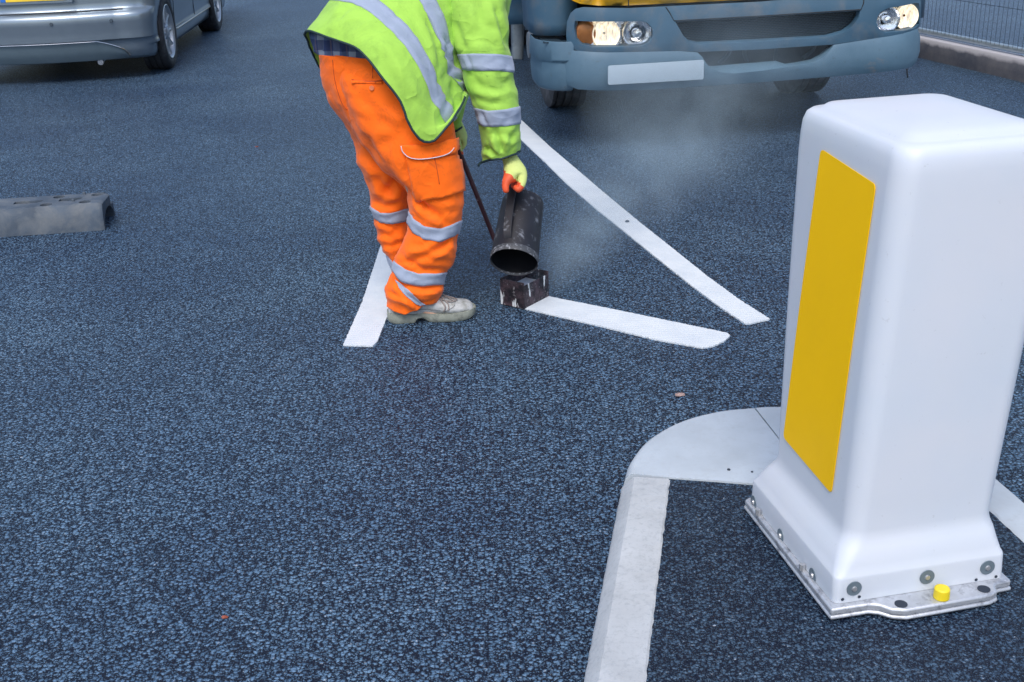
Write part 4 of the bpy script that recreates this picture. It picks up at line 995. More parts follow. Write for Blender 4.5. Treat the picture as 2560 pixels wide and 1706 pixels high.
# ------------------------------------------------------------ lorry
TY = rad(6); T0 = Vector((0.305, 6.618, 0)); td = Vector((math.cos(TY), math.sin(TY), 0)); tn = Vector((-td.y, td.x, 0))
lorry = empty('lorry', T0, 'lorry with yellow cab, dusty grey bumper and lit headlights standing behind the worker', 'lorry', TY)
def TX(u, v, dy=0.0):
    q = onplane(u, v, T0 + tn * dy, tn) - T0; return Vector((q.dot(td), dy, q.z))
def bend(x, amt=0.15, w=0.30, wid=2.19):
    if x < w: return amt * ((w - x) / w) ** 2.2
    if x > wid - w: return amt * ((x - wid + w) / w) ** 2.2
    return 0.0
from mathutils.geometry import delaunay_2d_cdt
def cdt_panel(outline, holes=(), step=0.05):
    P = []; E = []
    for loop in [outline] + list(holes):
        b = len(P); n = len(loop)
        L = []
        for i in range(n):
            a = Vector(loop[i]); c = Vector(loop[(i + 1) % n]); k = max(1, int((c - a).length / step))
            for j in range(k): L.append(a.lerp(c, j / k))
        n = len(L); P += L; E += [(b + i, b + (i + 1) % n) for i in range(n)]
    xs = [p.x for p in P]; zs = [p.y for p in P]; x = min(xs) + step / 2
    nb = len(P)
    while x < max(xs):
        z = min(zs) + step / 2
        while z < max(zs):
            q = Vector((x, z))
            if min((q - p).length for p in P[:nb]) > step * 0.45: P.append(q)
            z += step
        x += step
    vv, ee, ff, *_ = delaunay_2d_cdt(P, E, [], 0, 1e-5); return vv, ff
def inside_poly(q, P):
    c = False; j = len(P) - 1
    for i in range(len(P)):
        if (P[i][1] > q[1]) != (P[j][1] > q[1]) and q[0] < (P[j][0] - P[i][0]) * (q[1] - P[i][1]) / (P[j][1] - P[i][1] + 1e-12) + P[i][0]: c = not c
        j = i
    return c
def tpanel(name, out_px, holes_px, dy, thick, m, bd=True, bev=0.006, parent=None, bulge=None, step=0.05):
    cv = lambda L: [(TX(u, v, dy).x, TX(u, v, dy).z) for u, v in L]
    O_ = cv(out_px); HH = [cv(h) for h in holes_px]
    vv, ff = cdt_panel(O_, HH, step)
    bm = bmesh.new(); V = []
    for q in vv:
        y = dy + (bend(q.x) if bd else 0)
        if bulge: y += bulge(q.x, q.y)
        V.append(bm.verts.new((q.x, y, q.y)))
    for f in ff:
        c = (sum(vv[i].x for i in f) / len(f), sum(vv[i].y for i in f) / len(f))
        if not inside_poly(c, O_) or any(inside_poly(c, h) for h in HH): continue
        try: bm.faces.new([V[i] for i in f])
        except ValueError: pass
    for v in [v for v in bm.verts if not v.link_faces]: bm.verts.remove(v)
    bmesh.ops.recalc_face_normals(bm, faces=bm.faces[:])
    bm.faces.ensure_lookup_table()
    if sum(f.normal.y for f in bm.faces) > 0: bmesh.ops.reverse_faces(bm, faces=bm.faces[:])
    me = D.meshes.new(name); bm.to_mesh(me); bm.free()
    o = link(name, me, m, parent or lorry, True, local=True)
    if thick:
        s = o.modifiers.new('s', 'SOLIDIFY'); s.thickness = thick; s.offset = -1
    if bev:
        b = o.modifiers.new('b', 'BEVEL'); b.width = bev; b.segments = 3; b.limit_method = 'ANGLE'; b.angle_limit = rad(40)
    return o
def rnd(c, r): return [tuple(p) for p in rounded(c, r)]
up_out = [(1423, 122), (1420, 90), (1422, 58), (1430, 36), (1442, 24), (1460, 19), (1573, 20), (1900, 4), (2316, -32), (2324, -10), (2324, 70), (2312, 78), (2200, 94), (2086, 111), (1900, 124), (1745, 130), (1700, 127), (1530, 132), (1450, 130)]
hlL = [(1437, 70), (1440, 54), (1480, 54), (1560, 53), (1600, 52), (1618, 57), (1630, 72), (1631, 90), (1622, 106), (1604, 115), (1560, 117), (1480, 118), (1452, 112), (1441, 98)]
hlR = [(2188, 56), (2190, 42), (2198, 30), (2218, 20), (2265, 14), (2300, 10), (2313, 12), (2317, 24), (2317, 66), (2300, 74), (2260, 78), (2212, 81), (2196, 74)]
grl = [(1686, 54), (1900, 42), (2147, 26), (2144, 42), (2131, 62), (2108, 81), (2068, 93), (1900, 103), (1745, 110), (1722, 104), (1706, 88)]
tpanel('front_panel', up_out, [hlL, hlR, grl], -0.012, 0.05, M['truck_grey'], bulge=lambda x, z: -0.02 * math.sin(max(0, min(1, (z - 0.5) / 0.35)) * PI))
low = [(1420, 131), (1520, 133), (1700, 129), (1745, 132), (1756, 143), (1765, 158), (1778, 172), (1800, 181), (1835, 184), (1900, 178), (2000, 163), (2040, 155), (2062, 142), (2078, 124), (2087, 113), (2200, 96), (2320, 79), (2328, 100), (2326, 135), (2316, 160), (2296, 173), (2152, 187), (2060, 196), (1900, 209), (1641, 227), (1521, 229), (1450, 229), (1424, 220), (1417, 200), (1416, 152)]
tpanel('bumper', low, [], -0.055, 0.09, M['bumper'], bev=0.018, bulge=lambda x, z: 0.05 * max(0, (0.42 - z) / 0.1) ** 2 + 0.03 * max(0, (z - 0.50) / 0.1))
# shelf behind the bumper opening and the dark space beyond
bm = bmesh.new(); a = TX(1775, 178); b = TX(2060, 152)
box(bm, ((a.x + b.x) / 2, 0.06, a.z - 0.012), (b.x - a.x + 0.04, 0.16, 0.012)); bmo('bumper_shelf', bm, M['truck_grey'], lorry, local=True, bev=0.004)
bm = bmesh.new(); box(bm, (1.05, 0.36, 0.62), (1.9, 0.12, 0.5)); box(bm, (1.05, 0.5, 0.30 + 0.1), (1.4, 0.2, 0.1)); bmo('radiator', bm, M['under'], lorry, local=True)
bm = bmesh.new()
for i in range(7):
    x = 0.85 + i * 0.17; tube(bm, [(x, 0.26, 0.42), (x + 0.05 * math.sin(i * 2), 0.2, 0.5), (x + 0.04, 0.27, 0.66)], 0.012, 8, smooth_k=4)
bmo('hoses', bm, M['grille'], lorry, local=True)
# grille insert: staggered slots
ga = [TX(u, v, 0.03) for u, v in grl]; gx0 = min(p.x for p in ga); gx1 = max(p.x for p in ga); gz0 = min(p.z for p in ga); gz1 = max(p.z for p in ga); gp = [(p.x, p.z) for p in ga]
bm = bmesh.new(); nr = 15; dz = (gz1 - gz0) / nr
for r in range(nr + 1):
    z = gz0 + r * dz; box(bm, ((gx0 + gx1) / 2, 0.045, z), (gx1 - gx0 + 0.04, 0.012, 0.0042))
    x = gx0 - 0.02 + (0.0105 if r % 2 else 0)
    while x < gx1 + 0.02:
        if inside_poly((x, z + dz / 2), gp): box(bm, (x, 0.046, z + dz / 2), (0.0032, 0.010, dz - 0.0045))
        x += 0.021
bmo('grille', bm, M['grille'], lorry, smooth=False, local=True)
bm = bmesh.new(); box(bm, ((gx0 + gx1) / 2, 0.075, (gz0 + gz1) / 2), (gx1 - gx0 + 0.1, 0.01, gz1 - gz0 + 0.03)); bmo('grille_backing', bm, M['black'], lorry, local=True)
# centre flap seam
bm = bmesh.new(); S1 = [(1573, 22), (1662, 17), (1672, 32), (1682, 51), (1900, 39), (2147, 23), (2154, 8), (2156, -14)]
tube(bm, [TX(u, v, 0) + Vector((0, -0.012 - 0.02 * math.sin(max(0, min(1, (TX(u, v, 0).z - 0.5) / 0.35)) * PI) - 0.001, 0)) for u, v in S1[1:]], 0.0032, 6); bmo('flap_seam', bm, M['black'], lorry, local=True)
# headlamps
def headlamp(hl, low_c, low_r, high_c, high_r, amber_c, amber_s, name='headlight'):
    P = [TX(u, v, 0.01) for u, v in hl]; cx = sum(p.x for p in P) / len(P)
    dyb = bend(cx) * 0.6
    c = Vector((cx, 0.06 + dyb, sum(p.z for p in P) / len(P)))
    bm = bmesh.new(); vs = [bm.verts.new(Vector((p.x, 0.012 + bend(p.x), p.z))) for p in P]; vb = [bm.verts.new(Vector((p.x, 0.10 + bend(p.x), p.z))) for p in P]
    for i in range(len(P)): bm.faces.new((vs[i], vs[(i + 1) % len(P)], vb[(i + 1) % len(P)], vb[i]))
    bm.faces.new(vb); hous = bmo(name, bm, M['chrome'], lorry, local=True)
    for (uc, r, mt, nm_) in ((low_c, low_r, M['chrome'], 'reflector'), (high_c, high_r, M['chrome'], 'reflector')):
        q = TX(uc[0], uc[1], 0.03); q.y = 0.03 + bend(q.x); rr = r / 2900 * 6.55
        Mx = Matrix.Translation(q) @ Matrix.Rotation(rad(90), 4, 'X')
        bm = bmesh.new(); lathe(bm, [(rr * 0.10, -0.06), (rr * 0.5, -0.05), (rr * 0.85, -0.02), (rr * 0.98, 0.006), (rr * 1.02, 0.008), (rr * 1.02, -0.02)], Mx, 40)
        ref = bmo(nm_, bm, M['lit'] if uc is low_c else mt, lorry, local=True, parent_=None) if 0 else bmo(nm_, bm, M['lit'] if uc is low_c else mt, hous, local=True)
        bm = bmesh.new(); lathe(bm, [(0.0005, 0.0), (rr * 0.28, -0.003), (rr * 0.34, -0.012), (rr * 0.34, -0.05)], Mx, 24); (bmo('bulb_cap', bm, M['chrome'], hous, local=True) if uc is high_c else bm.free())
        for k in range(9):
            pass
    q = TX(amber_c[0], amber_c[1], 0.03); q.y = 0.035 + bend(q.x)
    bm = bmesh.new(); bmesh.ops.create_uvsphere(bm, u_segments=28, v_segments=16, radius=1); bmesh.ops.scale(bm, vec=(amber_s[0] / 2900 * 6.6, 0.02, amber_s[1] / 2900 * 6.6), verts=bm.verts); bmesh.ops.translate(bm, vec=q, verts=bm.verts)
    bmo('indicator', bm, M['amber'], hous, local=True)
    # clear cover, gently domed
    bm = bmesh.new(); n = len(P); cc_ = sum(P, Vector()) / n; rings = []
    for k, s in enumerate((1.0, 0.9, 0.6, 0.25)):
        rings.append([bm.verts.new(Vector((cc_.x + (p.x - cc_.x) * s, -0.008 - 0.006 * (1 - s * s) + bend(cc_.x + (p.x - cc_.x) * s), cc_.z + (p.z - cc_.z) * s))) for p in P])
    for k in range(3):
        for i in range(n): bm.faces.new((rings[k][i], rings[k][(i + 1) % n], rings[k + 1][(i + 1) % n], rings[k + 1][i]))
    bm.faces.new(rings[-1]); bmo('lens', bm, M['lens'], hous, local=True, smooth='all')
headlamp(hlL, (1515, 86), 34, (1593, 84), 36, (1465, 86), (27, 31))
headlamp(hlR, (2275, 44), 31, (2220, 50), 30, (2306, 42), (10, 27))
# number plate
pl_px = rnd([(1520, 165), (1760, 150), (1759, 199), (1520, 213)], 5)
tpanel('number_plate', pl_px, [], -0.098, 0.004, M['plate_blank'], bd=False, bev=0.0015, step=2.0)
# tow eye strap under the bumper
h_ = TX(2265, 176, 0.0); bm = bmesh.new(); tube(bm, [h_ + Vector((0, -0.01, 0.01)), h_ + Vector((0.004, -0.012, -0.02)), h_ + Vector((0.010, -0.01, -0.042))], 0.0045, 6, smooth_k=3); bmo('cable_tail', bm, M['black'], lorry, local=True)
# yellow cab front, windscreen, cab shell
yel = [(1418, -40), (1426, -4), (1438, 6), (1456, 13), (1500, 17), (1572, 17), (1900, 1), (2100, -13), (2335, -33), (2335, -380), (1410, -400)]
tpanel('bonnet', yel, [], -0.06, 0.07, M['truck_yellow'], bev=0.014, bulge=lambda x, z: 0.05 * max(0, (0.90 - z) / 0.09) ** 2 if z < 0.9 else 0.0)
sx = TX(1571, 10, -0.06).x; bm = bmesh.new(); box(bm, (sx, -0.0625, 0.98), (0.005, 0.006, 0.34)); bmo('bonnet_seam', bm, M['black'], lorry, local=True)
def cabbox(name, x0, x1, y0, y1, z0, z1, m, bev=0.03, seg=3):
    bm = bmesh.new(); box(bm, ((x0 + x1) / 2, (y0 + y1) / 2, (z0 + z1) / 2), (x1 - x0, y1 - y0, z1 - z0)); return bmo(name, bm, m, lorry, local=True, bev=bev, seg=seg)
cabbox('cab', 0.03, 2.16, 0.03, 1.75, 1.45, 2.55, M['truck_yellow'], 0.08, 4)
cabbox('cab_floor', 0.08, 2.10, 0.30, 1.72, 0.86, 1.45, M['truck_yellow'], 0.04)
cabbox('windscreen', 0.16, 2.03, 0.02, 0.05, 1.62, 2.35, M['glass_dark'], 0.01)
for x0, x1 in ((0.022, 0.03), (2.16, 2.168)):
    cabbox('side_window', x0 - 0.004, x1 + 0.004, 0.35, 1.2, 1.62, 2.3, M['glass_dark'], 0.002)
# left cab corner, step and wheel arch
bm = bmesh.new()
prof = [(-0.075, 0.78), (-0.085, 0.40), (-0.07, 0.27), (-0.02, 0.215), (0.06, 0.19), (0.16, 0.20)]
g = [[Vector((x * (1 if z > 0.7 else 0.94), y, z)) for x, y in prof] for z in (0.635, 0.7, 0.8, 1.0, 1.3, 1.6)]
grid_mesh(bm, g, wrap=False); cc = bmo('cab_corner', bm, M['truck_grey'], lorry, local=True, smooth='all'); s_ = cc.modifiers.new('s', 'SOLIDIFY'); s_.thickness = 0.02; s_.offset = 0
bm = bmesh.new()
stp = [(-0.085, 0.45), (-0.085, 0.24), (-0.06, 0.15), (-0.01, 0.075), (0.05, 0.035), (0.11, 0.03), (0.11, 0.45)]
g = []
for k, (z, s) in enumerate(((0.335, 0.80), (0.345, 0.9), (0.375, 0.97), (0.45, 1.0), (0.50, 0.98), (0.515, 1.03), (0.605, 1.0), (0.620, 0.985), (0.612, 0.94))):
    g.append([Vector((0.06 + (x - 0.06) * s, 0.30 + (y - 0.30) * s, z)) for x, y in stp])
V = grid_mesh(bm, g, wrap=True); bm.faces.new(V[0][::-1]); st_ = bmo('step', bm, M['bumper'], lorry, local=True, bev=0.004)
bm = bmesh.new(); bm.faces.new([bm.verts.new(Vector((0.06 + (x - 0.06) * 0.93, 0.30 + (y - 0.30) * 0.93, 0.606))) for x, y in stp])
for i in range(9):
    box(bm, (0.0 + 0.0, 0.10 + i * 0.03, 0.611), (0.10, 0.008, 0.008))
bmo('tread', bm, M['grille'], st_, local=True)
def rsx(x): return 2.19 - x
bm = bmesh.new(); g = [[Vector((rsx(x), y, z)) for x, y in prof] for z in (0.62, 0.8, 1.2, 1.6)]; grid_mesh(bm, g, wrap=False); cc = bmo('cab_corner', bm, M['truck_grey'], lorry, local=True, smooth='all'); s_ = cc.modifiers.new('s', 'SOLIDIFY'); s_.thickness = 0.02; s_.offset = 0
# wheel arches
for x0, x1 in ((-0.06, 0.42), (1.77, 2.25)):
    bm = bmesh.new(); g = [[Vector((x, 1.42 + 0.60 * math.cos(t), 0.46 + 0.56 * math.sin(t))) for t in [PI * (0.02 + 0.9 * k / 20) for k in range(21)]] for x in (x0, (x0 + x1) / 2, x1)]
    grid_mesh(bm, g, wrap=False); o = bmo('mudguard', bm, M['truck_grey'], lorry, local=True); s_ = o.modifiers.new('s', 'SOLIDIFY'); s_.thickness = 0.02
def wheel(name, c, R, wdt, rim, parent, side, truck):
    """c: centre in parent space, axle along local x, side = outward sign"""
    Mx = Matrix.Translation(c) @ Matrix.Rotation(rad(90) * side, 4, 'Y')
    bm = bmesh.new(); h = wdt / 2
    pr = [(rim, -h * 0.8), (rim + 0.02, -h * 0.95), (R * 0.9, -h), (R * 0.97, -h * 0.88)]
    if truck:
        for k in range(5):
            a = -h * 0.82 + k * (h * 1.64 / 4); pr += [(R, a - h * 0.15), (R, a + h * 0.13), (R - 0.012, a + h * 0.15), (R - 0.012, a + h * 0.22)] if k < 4 else [(R, a - h * 0.15), (R, a + h * 0.02)]
    else:
        for k in range(4):
            a = -h * 0.7 + k * (h * 1.4 / 3); pr += [(R, a - h * 0.2), (R, a + h * 0.16), (R - 0.007, a + h * 0.17), (R - 0.007, a + h * 0.22)] if k < 3 else [(R, a - h * 0.2), (R, a + h * 0.04)]
    pr += [(R * 0.97, h * 0.88), (R * 0.9, h), (rim + 0.025, h * 0.97), (rim + 0.008, h * 0.90), (rim, h * 0.8)]
    lathe(bm, pr, Mx, 72); ty = bmo(name, bm, M['tyre_truck'] if truck else M['tyre'], parent, local=True)
    return Mx, ty
for x, side in ((0.255, -1), (1.945, 1), (0.30, -1), (1.89, 1)):
    rear = x in (0.30, 1.89)
    c = Vector((x, 1.43 if not rear else 4.6, 0.42)); Mx, ty = wheel('wheel', c, 0.42, 0.245, 0.235, lorry, side, True)
    bm = bmesh.new(); lathe(bm, [(0.24, 0.10), (0.23, 0.06), (0.19, 0.02), (0.175, 0.045), (0.17, 0.13), (0.11, 0.15), (0.10, 0.20), (0.085, 0.225), (0.0005, 0.23)], Mx, 48)
    for k in range(10):
        t = 2 * PI * k / 10; p = Mx @ Vector((0.145 * math.cos(t), 0.145 * math.sin(t), 0.13)); p2 = Mx @ Vector((0.145 * math.cos(t), 0.145 * math.sin(t), 0.185)); cyl(bm, p, p2, 0.016, 0.013, n=6)
    bmo('rim', bm, M['hub'], ty, local=True)
cabbox('chassis', 0.55, 1.62, 0.45, 6.3, 0.50, 0.85, M['under'], 0.02)
bm = bmesh.new(); tube(bm, [(0.35, 1.43, 0.40), (1.85, 1.43, 0.40)], 0.06, 12); box(bm, (1.10, 1.43, 0.34), (0.5, 0.25, 0.16)); bmo('axle', bm, M['under'], lorry, local=True, bev=0.01)
bm = bmesh.new(); tube(bm, [(0.40, 4.6, 0.42), (1.8, 4.6, 0.42)], 0.08, 12); bmo('axle', bm, M['under'], lorry, local=True)
cabbox('load_body', -0.10, 2.28, 1.95, 6.4, 0.95, 2.5, M['truck_grey'], 0.02)
# metal chute hanging at the side
cp_ = [W(1279, 148, 8.75), W(1308, 148, 8.75), W(1313, 18, 8.75), W(1276, 18, 8.75)]
bm = bmesh.new(); g = []
for f in (0, 0.03, 0.5, 0.985, 1.0):
    a = cp_[0].lerp(cp_[3], f); b = cp_[1].lerp(cp_[2], f); r = (b - a) / 2; c = (a + b) / 2; row = []
    for k in range(20):
        t = 2 * PI * k / 20; row.append(c + Vector((r.x, r.y, 0)) * (math.copysign(abs(math.cos(t)) ** 0.5, math.cos(t))) + Vector((0, 0.05, 0)) * math.copysign(abs(math.sin(t)) ** 0.5, math.sin(t)) + Vector((0, 0, r.z * math.cos(t))))
    g.append(row)
grid_mesh(bm, g); o = bmo('chute', bm, M['tube_metal'], lorry); s_ = o.modifiers.new('s', 'SOLIDIFY'); s_.thickness = 0.004
cM = (cp_[2] + cp_[3]) / 2; bm = bmesh.new()
for k in range(1):
    lathe(bm, [(0.068, 0.02), (0.072, 0.0), (0.058, -0.02), (0.05, -0.02), (0.062, 0.0), (0.06, 0.018)], Matrix.Translation(cM + Vector((0, 0, 0.012))) @ Matrix.Scale(0.75, 4, (0, 1, 0)), 24, close=True)
bmo('chute_collar', bm, M['black'], lorry)
bm = bmesh.new(); tube(bm, [cM + Vector((0.07, 0.02, -0.03)), cM + Vector((0.075, 0.05, 0.3)), cM + Vector((0.09, 0.1, 0.7))], 0.012, 8); tube(bm, [cM + Vector((-0.05, 0.0, 0.02)), cM + Vector((-0.06, 0.03, 0.3)), cM + Vector((-0.03, 0.1, 0.7))], 0.014, 8); bmo('chute_stay', bm, M['tube_metal'], lorry)

# ------------------------------------------------------------ car
KC = G(440, 170); KC.z = 0; CYAW = rad(2.9 + 1.0)
car = empty('parked_car', KC, 'silver grey family car seen from behind with alloy wheels and yellow rear plate', 'car', CYAW)
HWc = 0.93
def plan():
    pts = []
    y = 3.55
    while y > -0.36: pts.append((0.0, y)); y -= 0.025
    n = 22
    for k in range(n + 1):
        t = k / n * PI / 2; pts.append((-0.30 + 0.30 * math.cos(t) ** 0.9 if t < PI / 2 else -0.30, -0.36 - 0.25 * math.sin(t) ** 0.9))
    x = -0.325
    while x > -HWc: u = (x + HWc) / (HWc - 0.30); pts.append((x, -0.61 - 0.10 * (1 - u * u) ** 1.0)); x -= 0.03
    pts.append((-HWc, -0.71))
    L = [(-2 * HWc - a, b) for a, b in pts[:-1]][::-1]
    return pts + L
PL = plan()
def interp(T, z):
    if z <= T[0][0]: return T[0][1]
    for i in range(len(T) - 1):
        if T[i][0] <= z <= T[i + 1][0]: return lerp(T[i][1], T[i + 1][1], (z - T[i][0]) / (T[i + 1][0] - T[i][0]))
    return T[-1][1]
sideT = [(0.17, 0.075), (0.22, 0.055), (0.27, 0.052), (0.285, 0.030), (0.30, 0.030), (0.33, 0.038), (0.42, 0.035), (0.60, 0.012), (0.80, 0.0), (1.0, 0.02), (1.08, 0.05), (1.6, 0.26), (1.72, 0.42)]
rearT = [(0.17, 0.10), (0.24, 0.055), (0.31, 0.042), (0.335, 0.030), (0.345, 0.006), (0.40, 0.002), (0.50, -0.012), (0.54, -0.008), (0.568, 0.02), (0.580, 0.060), (0.60, 0.072), (0.80, 0.072), (1.0, 0.10), (1.6, 0.40), (1.72, 0.6)]
zs = [0.17, 0.20, 0.225, 0.25, 0.27, 0.278, 0.286, 0.30, 0.315, 0.33, 0.336, 0.341, 0.346, 0.36, 0.38] + [0.40 + 0.02 * i for i in range(7)] + [0.535, 0.548, 0.558, 0.568, 0.575, 0.582, 0.592, 0.61, 0.64, 0.67, 0.70, 0.73, 0.78, 0.85, 0.92, 1.0, 1.05]
zs2 = [1.05, 1.06, 1.2, 1.4, 1.58, 1.64]
def carshell(zl):
    g = []; n = len(PL)
    for z in zl:
        row = []
        for i, (x, y) in enumerate(PL):
            a = PL[max(i - 1, 0)]; b = PL[min(i + 1, n - 1)]; t = Vector((b[0] - a[0], b[1] - a[1])).normalized(); N = Vector((-t.y, t.x))
            if N.dot(Vector((x + HWc, y - 1.5))) < 0: N = -N
            wgt = min(1, max(0, (-N.y - 0.15) / 0.7)) if y < 0.2 else 0
            ins = lerp(interp(sideT, z), interp(rearT, z), wgt)
            row.append(Vector((x - N.x * ins, y - N.y * ins, z)))
        g.append(row)
    return g
WB = 2.74; RA = 0.345
bm = bmesh.new(); g = carshell(zs); V = grid_mesh(bm, g, wrap=False)
kill = []
for row in V:
    for v in row:
        for yc in (0.0, WB):
            d = Vector((v.co.y - yc, v.co.z - 0.325)); side_ok = v.co.x > -0.16 or v.co.x < -2 * HWc + 0.16
            if side_ok and v.co.y > -0.6:
                if d.length < RA - 0.014: kill.append(v)
                elif d.length < RA + 0.014:
                    d = d.normalized() * RA; v.co.y = yc + d.x; v.co.z = max(0.17, 0.325 + d.y)
bmesh.ops.delete(bm, geom=list(set(kill)), context='VERTS')
body = bmo('body', bm, M['carpaint'], car, local=True); s_ = body.modifiers.new('s', 'SOLIDIFY'); s_.thickness = 0.02; s_.offset = -1
bm = bmesh.new(); g = carshell(zs2); V = grid_mesh(bm, g, wrap=False); bmo('windows', bm, M['glass_dark'], car, local=True)
bm = bmesh.new(); g = carshell([1.64, 1.68, 1.72]); V = grid_mesh(bm, g, wrap=False); bm.faces.new(V[-1]); bmo('roof', bm, M['carpaint'], car, local=True)
bm = bmesh.new(); box(bm, (-HWc, 4.0, 0.62), (1.7, 0.95, 0.6)); bmo('bonnet', bm, M['carpaint'], car, local=True, bev=0.12, seg=5)
bm = bmesh.new(); box(bm, (-HWc, 1.6, 0.30), (1.30, 4.0, 0.22)); box(bm, (-HWc, -0.30, 0.36), (1.3, 0.5, 0.24)); box(bm, (-HWc, 1.37, 0.5), (1.66, 1.85, 0.5)); bmo('underbody', bm, M['black'], car, local=True)
for yc in (0.0, WB):
    for s in (0, 1):
        x0, x1 = (-0.03, -0.36) if s == 0 else (-2 * HWc + 0.03, -2 * HWc + 0.36)
        bm = bmesh.new(); gg = [[Vector((x, yc + (RA + 0.004) * math.cos(t), 0.325 + (RA + 0.004) * math.sin(t))) for t in [-0.35 + (PI + 0.7) * k / 28 for k in range(29)]] for x in (x0, x1)]
        V = grid_mesh(bm, gg, wrap=False); bm.faces.new(V[1]); bmo('wheel_arch', bm, M['black'], car, local=True)
        cx = -0.115 if s == 0 else -2 * HWc + 0.115; side = 1 if s == 0 else -1
        Mx, ty = wheel('wheel', Vector((cx, yc, 0.318)), 0.318, 0.215, 0.222, car, side, False)
        bm = bmesh.new(); lathe(bm, [(0.226, 0.095), (0.231, 0.101), (0.225, 0.104), (0.214, 0.098), (0.206, 0.08), (0.20, -0.05)], Mx, 64)
        # ten paired spokes
        for k in range(10):
            t0 = 2 * PI * (k // 2) / 5 + (0.25 if k % 2 else -0.25) * 0.9; t1 = 2 * PI * (k // 2) / 5 + (0.36 if k % 2 else -0.36) * 0.9
            prf = []
            for f in range(7):
                r = lerp(0.045, 0.212, f / 6); t = lerp(t0 * 1.0, t1, f / 6) + (0.0); wd = lerp(0.012, 0.021, f / 6); zc = 0.085 - 0.012 * math.sin(f / 6 * PI) - 0.004
                e = Vector((math.cos(t), math.sin(t), 0)); q_ = Vector((-math.sin(t), math.cos(t), 0))
                prf.append([Mx @ (e * r + q_ * wd * a + Vector((0, 0, zc + b))) for a, b in ((-1, -0.02), (-0.75, 0.002), (0, 0.009), (0.75, 0.002), (1, -0.02))])
            V = grid_mesh(bm, prf, wrap=False)
        lathe(bm, [(0.075, 0.05), (0.066, 0.082), (0.05, 0.094), (0.034, 0.093), (0.030, 0.098), (0.0005, 0.100)], Mx, 32)
        bmo('rim', bm, M['alloy'], ty, local=True)
        bm = bmesh.new(); lathe(bm, [(0.212, 0.02), (0.0005, 0.015)], Mx, 40); bmo('brake_disc', bm, M['black'], ty, local=True)
def onrear(x, z, off=0.0):
    best = min(range(len(PL)), key=lambda i: abs(PL[i][0] - x) + (10 if PL[i][1] > -0.3 else 0)); x0, y = PL[best]
    return Vector((x, y + interp(rearT, z) - off, z))
# lower dark valance, chrome line, sensors, plate, exhaust
bm = bmesh.new(); X = [-0.25 - (2 * HWc - 0.5) * k / 40 for k in range(41)]
g = [[onrear(x, z, 0.008) for x in X] for z in (0.175, 0.22, 0.26, 0.29, 0.315, 0.330)]
for row in g:
    for i, p in enumerate(row):
        e = min(i, 40 - i); 
        if e < 7: p.z = 0.175 + (p.z - 0.175) * (0.15 + 0.85 * (e / 7) ** 0.5)
grid_mesh(bm, g, wrap=False); bmo('valance', bm, simple('dark_grey_paint', (0.10, 0.145, 0.18), 0.4, var=0.05), car, local=True)
bm = bmesh.new(); tube(bm, [onrear(x, 0.333 if 7 <= i <= 33 else 0.175 + 0.158 * (0.15 + 0.85 * (min(i, 40 - i) / 7) ** 0.5), 0.005) for i, x in enumerate(X)], 0.0035, 6); bmo('valance_trim', bm, M['cartrim'], car, local=True)
for x in (-0.34, -0.80, -1.25):
    p = onrear(x, 0.495, 0.002); bm = bmesh.new(); lathe(bm, [(0.0005, 0.004), (0.013, 0.004), (0.0145, 0.0), (0.0145, -0.006)], Matrix.Translation(p) @ Matrix.Rotation(rad(90), 4, 'X'), 20); bmo('parking_sensor', bm, M['lowtrim'], car, local=True)
bm = bmesh.new(); P = [onrear(x, 0.576, 0.001) for x in X]; tube(bm, P, 0.007, 6); bmo('tailgate_gap', bm, M['black'], car, local=True)
pc_ = Vector((-HWc + 0.01, -0.655, 0.733))
bm = bmesh.new(); box(bm, pc_, (0.62, 0.02, 0.17)); bmo('plate_recess', bm, M['carpaint'], car, local=True, bev=0.01)
bm = bmesh.new(); box(bm, pc_ + Vector((0.02, -0.0125, 0)), (0.48, 0.006, 0.111)); pq = bmo('number_plate', bm, M['plate_y'], car, local=True, bev=0.001)
bm = bmesh.new(); box(bm, pc_ + Vector((-0.24, -0.0125, 0)), (0.0395, 0.006, 0.111)); bmo('plate_band', bm, M['plate_b'], pq, local=True, bev=0.001)
bm = bmesh.new(); tube(bm, [(-0.50, 0.3, 0.20), (-0.50, -0.45, 0.165), (-0.50, -0.56, 0.155)], 0.024, 16); bmo('exhaust', bm, M['cartrim'], car, local=True)
for x in (-0.03, ):
    bm = bmesh.new(); tube(bm, [(x - 0.0005, y, 0.292) for y in (0.42, 1.0, 1.6, 2.30)], 0.006, 6); bmo('sill_trim', bm, M['cartrim'], car, local=True)
bm = bmesh.new()
for y in (1.42,): tube(bm, [(-interp(sideT, z) + 0.001, y, z) for z in (0.31, 0.42, 0.6, 0.8, 1.0)], 0.003, 5)
tube(bm, [(-interp(sideT, 0.31) + 0.001, 0.40 + 0.0, 0.31), (-0.037, 1.2, 0.31), (-0.037, 2.32, 0.31)], 0.0028, 5)
tube(bm, [(-interp(sideT, z) + 0.001, 0.38 + (z - 0.31) * 0.1 if z < 0.6 else 0.36, z) for z in (0.31, 0.45, 0.6)], 0.003, 5)
bmo('door_gap', bm, M['black'], car, local=True)

